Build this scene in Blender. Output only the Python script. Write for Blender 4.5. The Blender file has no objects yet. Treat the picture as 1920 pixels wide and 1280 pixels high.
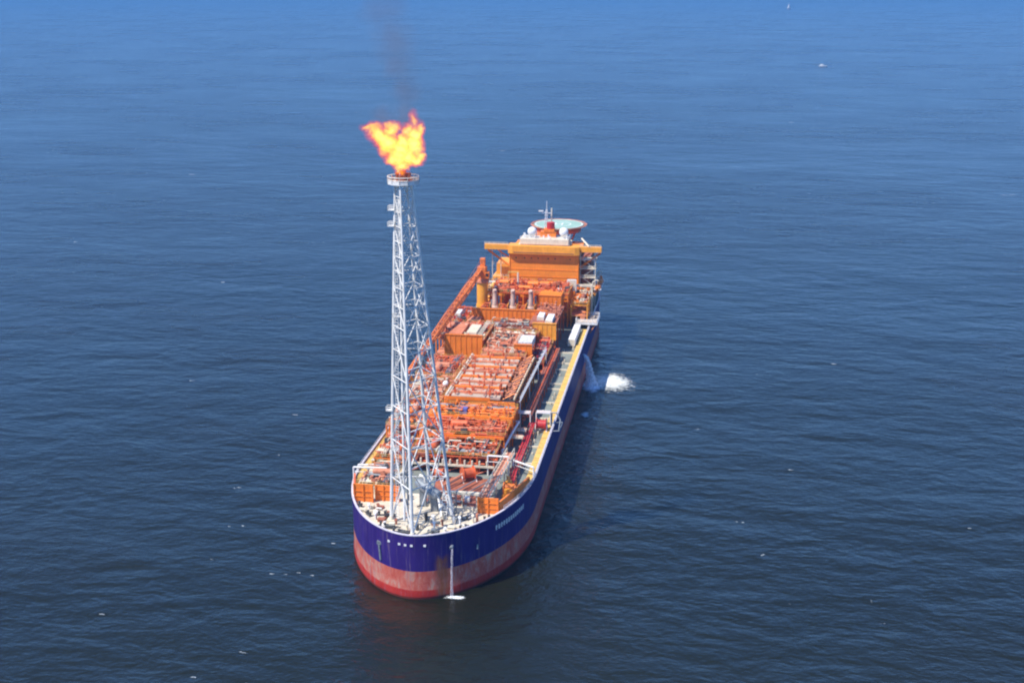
import bpy, math, random
from mathutils import Vector, Matrix
R = math.radians
S = bpy.context.scene
C = S.collection

# ------------------------------------------------------------------ camera
cam_d = bpy.data.cameras.new('camera')
cam_d.sensor_width = 36.0
cam_d.lens = 42.75
cam_d.clip_start = 1.0
cam_d.clip_end = 200000.0
cam = bpy.data.objects.new('camera', cam_d)
cam.location = (69.4, -280.7, 155.0)
cam.rotation_euler = (R(90 - 16.3), 0, R(9.0))
C.objects.link(cam)
S.camera = cam

# ------------------------------------------------------------------ sky and sun
SUN_EL, SUN_ROT = R(57), math.atan2(-1.0, -0.85)
w = bpy.data.worlds.new('World')
S.world = w
w.use_nodes = True
nt = w.node_tree
nt.nodes.clear()
sky = nt.nodes.new('ShaderNodeTexSky')
sky.sky_type = 'NISHITA'
sky.sun_disc = False
sky.sun_elevation = SUN_EL
sky.sun_rotation = SUN_ROT
sky.altitude = 8500.0
sky.air_density = 2.0
sky.dust_density = 0.0
sky.ozone_density = 10.0
bg = nt.nodes.new('ShaderNodeBackground')
bg.inputs['Strength'].default_value = 0.15
wo = nt.nodes.new('ShaderNodeOutputWorld')
nt.links.new(sky.outputs[0], bg.inputs[0])
nt.links.new(bg.outputs[0], wo.inputs[0])

sd = bpy.data.lights.new('sun', 'SUN')
sd.energy = 3.7
sd.angle = R(0.5)
sd.color = (1.0, 0.94, 0.86)
sun = bpy.data.objects.new('sun', sd)
dirv = Vector((math.sin(SUN_ROT) * math.cos(SUN_EL), math.cos(SUN_ROT) * math.cos(SUN_EL), math.sin(SUN_EL)))
sun.rotation_euler = dirv.to_track_quat('Z', 'Y').to_euler()
sun.location = (-200, -200, 300)
C.objects.link(sun)

S.view_settings.view_transform = 'Standard'
S.view_settings.look = 'None'
S.view_settings.gamma = 1.0
S.view_settings.exposure = 0.78
S.view_settings.use_curve_mapping = False
S.cycles.filter_width = 2.1
S.cycles.volume_step_rate = 1.0
S.cycles.max_bounces = 8
S.cycles.transparent_max_bounces = 16

# ------------------------------------------------------------------ mesh helper
class MB:
    def __init__(s):
        s.v = []
        s.f = []
        s.sm = []
    def add(s, vs, fs, smooth=False):
        b = len(s.v)
        s.v.extend([tuple(p) for p in vs])
        s.f.extend([tuple(i + b for i in q) for q in fs])
        s.sm.extend([smooth] * len(fs))
        return s
    def box(s, x0, x1, y0, y1, z0, z1):
        vs = [(x0, y0, z0), (x1, y0, z0), (x1, y1, z0), (x0, y1, z0), (x0, y0, z1), (x1, y0, z1), (x1, y1, z1), (x0, y1, z1)]
        return s.add(vs, [(0, 3, 2, 1), (4, 5, 6, 7), (0, 1, 5, 4), (1, 2, 6, 5), (2, 3, 7, 6), (3, 0, 4, 7)])
    def cyl(s, p0, p1, r, n=8, r2=None, caps=True):
        p0 = Vector(p0); p1 = Vector(p1)
        r2 = r if r2 is None else r2
        d = (p1 - p0)
        if d.length < 1e-6:
            return s
        d.normalize()
        a = Vector((0, 0, 1)) if abs(d.z) < 0.9 else Vector((1, 0, 0))
        u = d.cross(a).normalized(); v = d.cross(u)
        vs = []
        for p, rr in ((p0, r), (p1, r2)):
            for k in range(n):
                t = 2 * math.pi * k / n
                vs.append(p + u * (rr * math.cos(t)) + v * (rr * math.sin(t)))
        s.add(vs, [(k, n + k, n + (k + 1) % n, (k + 1) % n) for k in range(n)], n > 5)
        if caps:
            s.add(vs[:n], [tuple(range(n))])
            s.add(vs[n:], [tuple(reversed(range(n)))])
        return s
    def bar(s, p0, p1, t):
        return s.cyl(p0, p1, t * 0.7, 4)
    def path(s, pts, r, n=6):
        for a, b in zip(pts, pts[1:]):
            s.cyl(a, b, r, n)
        return s
    def ball(s, c, r, nu=14, nv=9, sc=(1, 1, 1)):
        vs = []; fs = []
        for j in range(nv + 1):
            ph = math.pi * j / nv
            for i in range(nu):
                t = 2 * math.pi * i / nu
                vs.append((c[0] + r * sc[0] * math.sin(ph) * math.cos(t), c[1] + r * sc[1] * math.sin(ph) * math.sin(t), c[2] + r * sc[2] * math.cos(ph)))
        for j in range(nv):
            for i in range(nu):
                fs.append((j * nu + i, (j + 1) * nu + i, (j + 1) * nu + (i + 1) % nu, j * nu + (i + 1) % nu))
        return s.add(vs, fs, True)
    def prism(s, pts, z0, z1):
        n = len(pts)
        s.add([(x, y, z0) for x, y in pts] + [(x, y, z1) for x, y in pts],
              [tuple(reversed(range(n))), tuple(range(n, 2 * n))] + [(k, (k + 1) % n, n + (k + 1) % n, n + k) for k in range(n)])
        return s
    def vessel(s, p0, p1, r, n=14):
        s.cyl(p0, p1, r, n, caps=False)
        d = (Vector(p1) - Vector(p0)).normalized()
        for p, sg in ((Vector(p0), -1), (Vector(p1), 1)):
            q = p
            for k, (o, rr) in enumerate(((0.25, 0.88), (0.42, 0.6), (0.5, 0.0))):
                pr = r if k == 0 else r * ((0.88, 0.6)[k - 1])
                nx = p + d * (sg * r * o)
                s.cyl(q, nx, pr, n, max(rr * r, 0.01), caps=False)
                q = nx
        return s
    def rail(s, pts, h=1.1, step=2.5, t=0.05, closed=False):
        if closed:
            pts = list(pts) + [pts[0]]
        for a, b in zip(pts, pts[1:]):
            a = Vector(a); b = Vector(b); L = (b - a).length
            for k in (h, h * 0.5):
                s.cyl(a + Vector((0, 0, k)), b + Vector((0, 0, k)), t, 4, caps=False)
            n = max(1, int(L / step))
            for i in range(n + 1):
                p = a + (b - a) * (i / n)
                s.cyl(p, p + Vector((0, 0, h)), t, 4, caps=False)
        return s
    def build(s, name, mat, parent=None, label=None):
        me = bpy.data.meshes.new(name)
        me.from_pydata(s.v, [], s.f)
        me.polygons.foreach_set('use_smooth', s.sm)
        me.materials.append(mat)
        me.update()
        o = bpy.data.objects.new(name, me)
        C.objects.link(o)
        if parent:
            o.parent = parent
        if label:
            o['label'] = label
        return o

def tag(o, label=None, cat=None, group=None, kind=None):
    if label: o['label'] = label
    if cat: o['category'] = cat
    if group: o['group'] = group
    if kind: o['kind'] = kind
    return o

def thing(name, label, cat, loc=(0, 0, 0), rz=0.0, group=None):
    o = bpy.data.objects.new(name, None)
    o.empty_display_size = 1.0
    o.location = loc
    o.rotation_euler = (0, 0, rz)
    C.objects.link(o)
    return tag(o, label, cat, group)

def copy_tree(o, parent=None):
    c = o.copy()
    C.objects.link(c)
    c.parent = parent
    for ch in [x for x in bpy.data.objects if x.parent == o]:
        copy_tree(ch, c)
    return c

# ------------------------------------------------------------------ materials
class NT:
    def __init__(s, name):
        s.m = bpy.data.materials.new(name)
        s.m.use_nodes = True
        s.t = s.m.node_tree
        s.t.nodes.clear()
        s.out = s.n('ShaderNodeOutputMaterial')
    def n(s, typ, **kw):
        nd = s.t.nodes.new(typ)
        for k, v in kw.items():
            setattr(nd, k, v)
        return nd
    def l(s, a, b):
        s.t.links.new(a, b)
    def val(s, sock, v):
        if isinstance(v, (int, float)):
            sock.default_value = v
        elif isinstance(v, tuple):
            sock.default_value = v if len(v) == len(sock.default_value) else v + (1.0,)
        else:
            s.l(v, sock)
    def math(s, op, a, b=None, clamp=False):
        nd = s.n('ShaderNodeMath', operation=op, use_clamp=clamp)
        s.val(nd.inputs[0], a)
        if b is not None:
            s.val(nd.inputs[1], b)
        return nd.outputs[0]
    def vmath(s, op, a, b=None):
        nd = s.n('ShaderNodeVectorMath', operation=op)
        s.val(nd.inputs[0], a)
        if b is not None:
            s.val(nd.inputs[1], b)
        return nd
    def noise(s, vec, scale, detail=3.0, rough=0.55, dist=0.0):
        nd = s.n('ShaderNodeTexNoise')
        nd.inputs['Scale'].default_value = scale
        nd.inputs['Detail'].default_value = detail
        nd.inputs['Roughness'].default_value = rough
        nd.inputs['Distortion'].default_value = dist
        if vec is not None:
            s.l(vec, nd.inputs['Vector'])
        return nd
    def ramp(s, fac, stops, mode='LINEAR'):
        nd = s.n('ShaderNodeValToRGB')
        nd.color_ramp.interpolation = mode
        e = nd.color_ramp.elements
        while len(e) < len(stops):
            e.new(0.5)
        for i, (p, c) in enumerate(stops):
            e[i].position = p
            e[i].color = c if len(c) == 4 else tuple(c) + (1.0,)
        s.l(fac, nd.inputs[0])
        return nd.outputs[0]
    def mix(s, fac, a, b):
        nd = s.n('ShaderNodeMix', data_type='RGBA')
        s.val(nd.inputs[0], fac)
        s.val(nd.inputs[6], a)
        s.val(nd.inputs[7], b)
        return nd.outputs[2]
    def coords(s, scale=(1, 1, 1), which='Object', rot=(0, 0, 0)):
        tc = s.n('ShaderNodeTexCoord')
        mp = s.n('ShaderNodeMapping')
        mp.inputs['Scale'].default_value = scale
        mp.inputs['Rotation'].default_value = rot
        s.l(tc.outputs[which], mp.inputs[0])
        return mp.outputs[0]

def g(v):
    return (v, v, v)

def paint(name, col, rough=0.55, var=0.25, dirt=0.35, dirtcol=(0.16, 0.08, 0.04), sc=0.35, metal=0.0):
    t = NT(name)
    v = t.coords()
    vs = t.coords((1, 1, 0.18))
    n1 = t.noise(v, sc, 4, 0.6)
    n2 = t.noise(vs, 1.3, 4, 0.65)
    dark = tuple(c * (1 - var) for c in col)
    lite = tuple(min(1, c * (1 + var * 0.5)) for c in col)
    base = t.ramp(n1.outputs[0], [(0.3, dark), (0.7, lite)])
    mask = t.ramp(n2.outputs[0], [(0.5, g(0)), (0.75, g(dirt))])
    cc = t.mix(mask, base, dirtcol)
    p = t.n('ShaderNodeBsdfPrincipled')
    t.l(cc, p.inputs['Base Color'])
    t.val(p.inputs['Roughness'], t.math('MULTIPLY_ADD', n1.outputs[0], 0.3) if False else rough)
    p.inputs['Metallic'].default_value = metal
    t.l(p.outputs[0], t.out.inputs[0])
    return t.m

M = {}
M['accom'] = paint('accommodation_orange_paint', (0.92, 0.275, 0.025), 0.5, 0.14, 0.3, (0.45, 0.12, 0.03))
M['orange'] = paint('orange_paint', (0.88, 0.225, 0.022), 0.5, 0.18, 0.35, (0.35, 0.08, 0.02))
M['yelloworange'] = paint('yellow_orange_paint', (0.92, 0.38, 0.04), 0.5, 0.18, 0.3, (0.4, 0.15, 0.03))
M['redorange'] = paint('red_orange_paint', (0.70, 0.135, 0.04), 0.5, 0.35, 0.4, (0.2, 0.04, 0.02))
M['boom'] = paint('crane_boom_red_orange', (0.86, 0.23, 0.05), 0.5, 0.2, 0.3)
M['red'] = paint('red_paint', (0.55, 0.03, 0.03), 0.45, 0.25, 0.2)
M['salmon'] = paint('faded_salmon_deck_paint', (0.66, 0.25, 0.135), 0.75, 0.3, 0.45, (0.3, 0.12, 0.07))
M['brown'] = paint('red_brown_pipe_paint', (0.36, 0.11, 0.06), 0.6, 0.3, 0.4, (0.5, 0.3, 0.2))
M['yellow'] = paint('pale_yellow_paint', (0.76, 0.48, 0.12), 0.7, 0.25, 0.5, (0.4, 0.2, 0.08))
M['cream'] = paint('cream_paint', (0.74, 0.66, 0.50), 0.6, 0.15, 0.5, (0.38, 0.27, 0.18))
M['white'] = paint('white_paint', (0.82, 0.81, 0.78), 0.5, 0.1, 0.3, (0.5, 0.42, 0.34))
M['tower'] = paint('tower_white_paint', (0.78, 0.76, 0.70), 0.55, 0.2, 0.45, (0.45, 0.36, 0.26))
M['steel'] = paint('grey_steel', (0.26, 0.29, 0.31), 0.45, 0.3, 0.4, (0.2, 0.15, 0.12), 0.8, 0.3)
M['darkgrey'] = paint('dark_grey_machinery', (0.07, 0.075, 0.08), 0.6, 0.4, 0.4)
M['black'] = paint('black_steel_and_gap_shade', (0.025, 0.023, 0.025), 0.7, 0.3, 0.3)  # black steel, also painted where module gaps are only shade
M['coolergrey'] = paint('cooler_bank_grey', (0.52, 0.43, 0.34), 0.7, 0.25, 0.55, (0.45, 0.2, 0.1))
M['maindeck'] = paint('grey_green_deck_paint', (0.20, 0.235, 0.21), 0.8, 0.3, 0.6, (0.30, 0.20, 0.14), 0.15)
M['foredeck'] = paint('cream_foredeck_paint', (0.66, 0.59, 0.46), 0.8, 0.25, 0.7, (0.34, 0.24, 0.16), 0.4)
M['mint'] = paint('mint_helideck_paint', (0.30, 0.47, 0.38), 0.7, 0.15, 0.3, (0.3, 0.3, 0.25))
M['blueish'] = paint('faded_blue_cover', (0.12, 0.14, 0.42), 0.6, 0.2, 0.3)
M['rim'] = paint('lavender_white_rim', (0.62, 0.58, 0.64), 0.55, 0.15, 0.3)

def glass_mat():
    t = NT('dark_window_glass')
    p = t.n('ShaderNodeBsdfPrincipled')
    p.inputs['Base Color'].default_value = (0.02, 0.03, 0.04, 1)
    p.inputs['Roughness'].default_value = 0.1
    t.l(p.outputs[0], t.out.inputs[0])
    return t.m
M['glass'] = glass_mat()
M['stackpaint'] = paint('heat_stained_pink_cream_paint', (0.62, 0.42, 0.32), 0.65, 0.3, 0.7, (0.25, 0.10, 0.06), 0.8)
M['cooler'] = paint('mottled_tarpaulin', (0.72, 0.70, 0.68), 0.8, 0.3, 0.75, (0.30, 0.28, 0.27), 0.9)

def hull_mat():
    t = NT('hull_paint_bands')
    v = t.coords()
    sep = t.n('ShaderNodeSeparateXYZ')
    t.l(v, sep.inputs[0])
    wob = t.noise(v, 0.25, 3)
    z = t.math('ADD', sep.outputs[2], t.math('MULTIPLY', t.math('SUBTRACT', wob.outputs[0], 0.5), 0.5))
    blue = t.ramp(t.noise(t.coords((1, 1, 0.3)), 0.3, 4, 0.6).outputs[0], [(0.3, (0.026, 0.010, 0.115)), (0.7, (0.038, 0.018, 0.160))])
    # vertical scuffs and streaks in the faded boot topping
    st = t.noise(t.coords((1, 1, 0.45)), 0.5, 6, 0.7, 0.8)
    fade = t.ramp(st.outputs[0], [(0.34, (0.42, 0.07, 0.045)), (0.50, (0.50, 0.13, 0.09)), (0.66, (0.46, 0.28, 0.21))])
    red = t.ramp(wob.outputs[0], [(0.3, (0.36, 0.022, 0.016)), (0.7, (0.46, 0.04, 0.028))])
    k1 = t.ramp(z, [(0.0, g(0)), (1.0, g(1))])
    m1 = t.math('MULTIPLY', t.math('SUBTRACT', z, 2.4), 3.0, True)
    m2 = t.math('GREATER_THAN', sep.outputs[2], 8.0)
    c = t.mix(m1, red, fade)
    c = t.mix(m2, c, blue)
    # brown stain and painted shadow below the bow water outlet (x about 6, on the stem)
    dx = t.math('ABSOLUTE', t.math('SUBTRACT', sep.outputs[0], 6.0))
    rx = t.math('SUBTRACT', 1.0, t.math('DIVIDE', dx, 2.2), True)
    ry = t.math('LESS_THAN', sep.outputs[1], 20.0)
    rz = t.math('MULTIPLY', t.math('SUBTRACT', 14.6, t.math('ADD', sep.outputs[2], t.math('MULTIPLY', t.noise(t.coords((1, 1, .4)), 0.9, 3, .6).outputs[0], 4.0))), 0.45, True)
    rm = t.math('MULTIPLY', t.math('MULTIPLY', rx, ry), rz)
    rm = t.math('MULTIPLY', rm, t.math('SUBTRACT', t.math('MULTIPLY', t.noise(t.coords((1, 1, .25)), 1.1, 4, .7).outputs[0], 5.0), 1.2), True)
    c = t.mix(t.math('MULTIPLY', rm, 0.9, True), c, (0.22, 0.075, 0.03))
    streak = t.ramp(t.noise(t.coords((1, 1, 0.07)), 1.3, 4, 0.7).outputs[0], [(0.54, g(0)), (0.72, g(0.5))])
    c = t.mix(streak, c, (0.24, 0.17, 0.20))
    wet = t.math('SUBTRACT', 1.0, t.math('MULTIPLY', t.math('SUBTRACT', z, 0.45), 3.0), True)
    c = t.mix(t.math('MULTIPLY', wet, 0.75, True), c, (0.05, 0.022, 0.015))
    p = t.n('ShaderNodeBsdfPrincipled')
    t.l(c, p.inputs['Base Color'])
    p.inputs['Roughness'].default_value = 0.5
    p.inputs['Specular IOR Level'].default_value = 0.2
    # faint plate seams
    br = t.n('ShaderNodeBump')
    br.inputs['Strength'].default_value = 0.35
    br.inputs['Distance'].default_value = 0.25
    t.l(t.noise(t.coords(), 0.22, 3).outputs[0], br.inputs['Height'])
    t.l(br.outputs[0], p.inputs['Normal'])
    t.l(p.outputs[0], t.out.inputs[0])
    return t.m
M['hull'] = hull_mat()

def sea_mat():
    t = NT('open_sea_water')
    a = R(-14)
    hs = []
    prev = None
    for (sx, sy, sc, det, dist, rot) in (
            (0.45, 1.0, 0.012, 4, 3.2, -14), (0.55, 1.0, 0.06, 3, 1.5, -22), (0.6, 1.0, 0.22, 3, 0.62, -8),
            (0.75, 1.0, 0.8, 3, 0.20, 12)):
        v = t.coords((sx, sy, 1), 'Object', (0, 0, R(rot)))
        nd = t.noise(v, sc, det, 0.6, 0.4)
        bp = t.n('ShaderNodeBump')
        bp.inputs['Strength'].default_value = 1.0
        bp.inputs['Distance'].default_value = dist * 1.0
        t.l(nd.outputs[0], bp.inputs['Height'])
        if prev is not None:
            t.l(prev, bp.inputs['Normal'])
        prev = bp.outputs[0]
    big = t.noise(t.coords((0.5, 1, 1)), 0.006, 4, 0.6)
    col = t.ramp(big.outputs[0], [(0.3, (0.008, 0.009, 0.003)), (0.7, (0.010, 0.012, 0.006))])
    p = t.n('ShaderNodeBsdfPrincipled')
    t.l(col, p.inputs['Base Color'])
    # wind patches: some areas are ruffled more than others
    g1 = t.noise(t.coords((0.7, 1.0, 1), 'Object', (0, 0, R(-25))), 0.005, 5, 0.6, 0.5)
    g2 = t.noise(t.coords((0.30, 1.0, 1), 'Object', (0, 0, R(-6))), 0.035, 4, 0.6, 0.3)
    gr = t.math('ADD', t.math('MULTIPLY', g1.outputs[0], 0.5), t.math('MULTIPLY', g2.outputs[0], 0.5))
    rr = t.ramp(gr, [(0.38, g(0.21)), (0.62, g(0.29))])
    t.l(rr, p.inputs['Roughness'])
    p.inputs['IOR'].default_value = 1.46
    t.l(prev, p.inputs['Normal'])
    t.l(p.outputs[0], t.out.inputs[0])
    return t.m
M['sea'] = sea_mat()

def foam_mat(name, scale, lo, hi, edge=True, col=(0.85, 0.9, 0.92)):
    """white churned water, broken by a noise mask; UV-free: fades with object-space radius stored in generated coords"""
    t = NT(name)
    v = t.coords()
    n = t.noise(v, scale, 5, 0.65, 0.6)
    tc = t.n('ShaderNodeTexCoord')
    ln = t.vmath('LENGTH', t.vmath('MULTIPLY', t.vmath('SUBTRACT', tc.outputs['Generated'], (0.5, 0.5, 0.0)).outputs[0], (2.0, 2.0, 0.0)).outputs[0])
    f = t.math('SUBTRACT', 1.0, ln.outputs['Value'])
    f = t.math('ADD', t.math('MULTIPLY', f, 1.3 if edge else 0.0), t.math('MULTIPLY', t.math('SUBTRACT', n.outputs[0], 0.5), 1.8))
    mask = t.ramp(f, [(lo, g(0)), (hi, g(1))])
    p = t.n('ShaderNodeBsdfPrincipled')
    p.inputs['Base Color'].default_value = col + (1,)
    p.inputs['Roughness'].default_value = 0.8
    tr = t.n('ShaderNodeBsdfTransparent')
    mx = t.n('ShaderNodeMixShader')
    t.l(mask, mx.inputs[0]); t.l(tr.outputs[0], mx.inputs[1]); t.l(p.outputs[0], mx.inputs[2])
    t.l(mx.outputs[0], t.out.inputs[0])
    return t.m

# ------------------------------------------------------------------ sea
def build_sea():
    rs = [0, 60, 130, 250, 400, 700, 1200, 2500, 6000, 15000, 40000, 90000]
    n = 64
    m = MB()
    vs = [(0, 120, 0)]
    for r in rs[1:]:
        for k in range(n):
            t = 2 * math.pi * k / n
            vs.append((r * math.cos(t), 120 + r * math.sin(t), 0))
    fs = [(0, 1 + k, 1 + (k + 1) % n) for k in range(n)]
    for j in range(len(rs) - 2):
        a = 1 + j * n; b = a + n
        for k in range(n):
            fs.append((a + k, b + k, b + (k + 1) % n, a + (k + 1) % n))
    m.add(vs, fs)
    o = m.build('sea', M['sea'])
    o['kind'] = 'structure'
build_sea()

def pipework(m, rnd, x0, x1, y0, y1, z0, z1, n, r0=0.1, r1=0.34):
    for _ in range(int(n * 1.7)):
        p = [rnd.uniform(x0, x1), rnd.uniform(y0, y1), rnd.uniform(z0, z1)]
        r = rnd.uniform(r0, r1)
        pts = [tuple(p)]
        for k in range(rnd.randint(1, 3)):
            ax = rnd.choice((0, 0, 1, 1, 2))
            lo, hi = ((x0, x1), (y0, y1), (z0, z1))[ax]
            p[ax] = min(hi, max(lo, p[ax] + rnd.uniform(-4.5, 4.5)))
            pts.append(tuple(p))
        m.path(pts, r, 6)

def valves(m, rnd, x0, x1, y0, y1, z, n):
    for _ in range(n):
        x = rnd.uniform(x0, x1); y = rnd.uniform(y0, y1); h = rnd.uniform(0.8, 2.2)
        m.cyl((x, y, z), (x, y, z + h), rnd.uniform(0.12, 0.35), 6)
        if rnd.random() < 0.5:
            m.cyl((x, y, z + h), (x, y, z + h + 0.12), 0.45, 8)
        else:
            m.box(x - .35, x + .35, y - .35, y + .35, z + h * .5, z + h)

# ------------------------------------------------------------------ SHIP
CX, HB, BL = -1.5, 26.2, 46.0
DZ = 17.0
def half(y, hb=HB):
    if y < BL:
        return hb * max(0.0, 1 - (1 - y / BL) ** 2) ** 0.55
    if y > 255:
        return hb - (hb * 0.22) * ((y - 255) / 37.0) ** 1.6
    return hb
def bow_y(x, hb=HB):
    return BL * (1 - math.sqrt(max(0.0, 1 - (abs(x - CX) / hb) ** (1 / 0.55))))
def contour(inset=0.0, ymax=292.0, nb=26):
    """starboard stern round the bow to port stern"""
    pts = []
    hb = HB - inset
    for i in range(nb + 1):
        ph = math.pi / 2 * i / nb
        pts.append((hb * math.sin(ph) ** 1.1, BL - (BL - inset) * math.cos(ph)))
    ys = [70, 100, 130, 160, 190, 220, 240, 255, 262, 270, 278, 285, 292]
    for y in ys:
        if y <= ymax:
            pts.append((half(y) - inset, min(y, ymax)))
    port = [(CX + x, y) for x, y in pts]
    star = [(CX - x, y) for x, y in pts[1:]]
    return list(reversed(star)) + port

ship = thing('ship', 'long indigo and red hulled oil production ship with orange topsides, seen from its blunt bow', 'ship', (0, 0, 0))

def build_hull():
    lv = [(-6, 1.6), (-2, 0.5), (0, 0.0), (1.2, -0.15), (2.6, 0.0), (5, 0.05), (8, 0.05), (12, 0.0), (DZ - 0.02, -0.1), (DZ + 1.25, -0.18)]
    m = MB()
    vs = []
    n = len(contour())
    for z, ins in lv:
        for (x, y) in contour(ins):
            vs.append((x, y, z))
    fs = []
    for j in range(len(lv) - 1):
        for k in range(n - 1):
            fs.append((j * n + k, j * n + k + 1, (j + 1) * n + k + 1, (j + 1) * n + k))
    m.add(vs, fs, True)
    # transom
    L = len(lv)
    m.add([vs[j * n] for j in range(L)] + [vs[j * n + n - 1] for j in range(L)], [(j, j + 1, L + j + 1, L + j) for j in range(L - 1)])
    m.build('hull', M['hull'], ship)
    # bulwark inner skin + cap rail
    m = MB()
    co = contour(-0.26); ci = contour(0.35)
    vs = [(x, y, DZ + 1.25) for x, y in co] + [(x, y, DZ + 1.45) for x, y in co] + [(x, y, DZ + 1.45) for x, y in ci] + [(x, y, DZ) for x, y in ci]
    fs = []
    for j in range(3):
        for k in range(n - 1):
            fs.append((j * n + k, j * n + k + 1, (j + 1) * n + k + 1, (j + 1) * n + k))
    m.add(vs, fs)
    m.build('bulwark', M['rim'], ship, 'pale lavender bulwark rim round the deck edge')
    # decks
    m = MB()
    c = contour(0.3)
    fore = [p for p in c if p[1] <= 30]
    m.prism(fore, DZ - 0.3, DZ)
    m.build('foredeck', M['foredeck'], ship, 'cream coloured bow deck')
    aft_l = [p for p in c if p[1] > 30]
    nn = [p for p in c if p[0] < CX and p[1] > 30]
    pp = [p for p in c if p[0] > CX and p[1] > 30]
    h30 = half(30) - 0.3
    poly = nn + [(CX - h30, 30.0), (CX + h30, 30.0)] + pp
    m = MB()
    m.prism(poly, DZ - 0.32, DZ - 0.01)
    m.build('main_deck', M['maindeck'], ship, 'grey green main deck')
build_hull()

def ship_details():
    rnd = random.Random(3)
    # yellow edge walkways
    for sgn, y0, y1 in ((1, 34, 205), (-1, 34, 175)):
        m = MB()
        n = 40
        for i in range(n):
            ya = y0 + (y1 - y0) * i / n; yb = y0 + (y1 - y0) * (i + 1) / n - 0.25
            xa = half(ya) - 0.6; xb = half(yb) - 0.6
            w_ = 1.9
            q = [(CX + sgn * (xa - w_), ya), (CX + sgn * xa, ya), (CX + sgn * xb, yb), (CX + sgn * (xb - w_), yb)]
            if sgn < 0: q = q[::-1]
            m.prism(q, DZ, DZ + 0.9)
        m.build('edge_walkway', M['yellow'], ship, 'pale yellow walkway strip along the deck edge')
    # transverse coamings on the port side deck
    m = MB()
    for y in (56, 70, 84, 96, 112, 127, 133, 150, 158, 172, 186):
        m.box(17.6, 22.2, y, y + 0.5, DZ, DZ + 0.5)
    for k in range(26):
        x = rnd.uniform(17.8, 21.5); y = rnd.uniform(50, 200)
        m.cyl((x, y, DZ), (x, y, DZ + rnd.uniform(0.5, 1.2)), 0.3, 6)
    m.build('deck_fittings', M['cream'], ship)
    # stiffener frames at the starboard side deck
    # handrails round foredeck aft part
    m = MB()
    c = [(x, y, DZ + 1.4) for x, y in contour(0.1) if 18 < y < 250]
    l = [p for p in c if p[0] < 0]; r = [p for p in c if p[0] > 0]
    m.rail(l, 1.0, 3.0, 0.06); m.rail(r, 1.0, 3.0, 0.06)
    m.build('deck_edge_rail', M['white'], ship)
    # foredeck machinery
    def bollard(x, y, rz):
        m = MB()
        for dx in (-0.8, 0.8):
            px = x + dx * math.cos(rz); py = y + dx * math.sin(rz)
            m.cyl((px, py, DZ), (px, py, DZ + 1.0), 0.32, 8)
            m.cyl((px, py, DZ + 1.0), (px, py, DZ + 1.15), 0.42, 8)
        ca, sa = math.cos(rz), math.sin(rz)
        q = [(x + a * ca - b * sa, y + a * sa + b * ca) for a, b in ((-1.4, -0.5), (1.4, -0.5), (1.4, 0.5), (-1.4, 0.5))]
        m.prism(q, DZ, DZ + 0.15)
        m.build('bollard', M['darkgrey'], ship)
    for x, y, rz in ((-11, 7.2, -0.6), (-16.5, 13.5, -0.9), (-6.5, 4.0, -0.3), (4, 4.2, 0.3), (10.5, 8.6, 0.6), (15.6, 15.5, 0.9), (-20.5, 19, -1.0), (-13, 14, 0.2), (9.6, 14.6, 0)):
        bollard(x, y, rz)
    for x, y, h, mt in ((-14, 11, 2.0, 'white'), (-10.5, 14.8, 1.6, 'cream'), (-4.2, 6.4, 1.5, 'cream'), (3.0, 7.2, 2.0, 'white'), (6.2, 6.2, 1.2, 'white'), (12.3, 13.0, 2.2, 'cream'),
                        (-17.5, 17.2, 1.6, 'white'), (9.2, 10.8, 2.4, 'white'), (-7.8, 9.0, 1.3, 'brown'), (2.0, 10.6, 2.4, 'white'), (4.6, 10.0, 1.4, 'brown'), (-15.0, 17.5, 1.5, 'brown')):
        m = MB()
        m.cyl((x, y, DZ), (x, y, DZ + h), 0.28, 8)
        m.cyl((x, y, DZ + h), (x, y - 0.5, DZ + h + 0.2), 0.42, 8)
        m.build('vent_pipe', M[mt], ship)
    for x, y, mt in ((-2.8, 3.4, 'darkgrey'), (-9.0, 6.4, 'darkgrey'), (7.4, 8.2, 'cream'), (-12.2, 10.2, 'brown'), (0.6, 13.0, 'steel'), (-19.0, 15.5, 'cream'), (12.0, 10.2, 'cream')):
        m = MB()
        m.box(x - 0.9, x + 0.9, y - 0.7, y + 0.7, DZ, DZ + 0.7)
        m.box(x - 1.0, x + 1.0, y - 0.8, y + 0.8, DZ + 0.7, DZ + 0.85)
        m.build('deck_hatch', M[mt], ship)
    rc = random.Random(19)
    n_ = 0
    while n_ < 70:
        x = rc.uniform(-22, 17); y = rc.uniform(3, 29)
        if abs(x - CX) > half(y) - 2.0 or (y > 19 and (x < -10 or x > 11.5)): continue
        if any(abs(x - fx) < 1.5 and abs(y - fy) < 1.5 for fx, fy in ((-9.5, 10.5), (-1.5, 1.2), (6.6, 13.5), (-1.5, 23))): continue
        n_ += 1
        m = MB()
        k = rc.random()
        if k < .4:
            a_, b_, c_ = rc.uniform(.3, 1.0), rc.uniform(.3, .8), rc.uniform(.4, 1.5)
            m.box(x - a_, x + a_, y - b_, y + b_, DZ, DZ + c_)
        elif k < .7:
            m.cyl((x, y, DZ), (x, y, DZ + rc.uniform(.8, 2.4)), rc.uniform(.18, .5), 8)
        else:
            L_ = rc.uniform(1.2, 3.5); an = rc.uniform(0, 3.14)
            m.cyl((x, y, DZ + .7), (x + L_ * math.cos(an), y - abs(L_ * .4 * math.sin(an)), DZ + .7), rc.uniform(.12, .3), 6)
            m.cyl((x, y, DZ), (x, y, DZ + .7), .15, 6)
        m.build('deck_fitting', M[rc.choice(['cream', 'white', 'darkgrey', 'steel', 'brown', 'salmon', 'black', 'cream', 'tower'])], ship)
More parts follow.
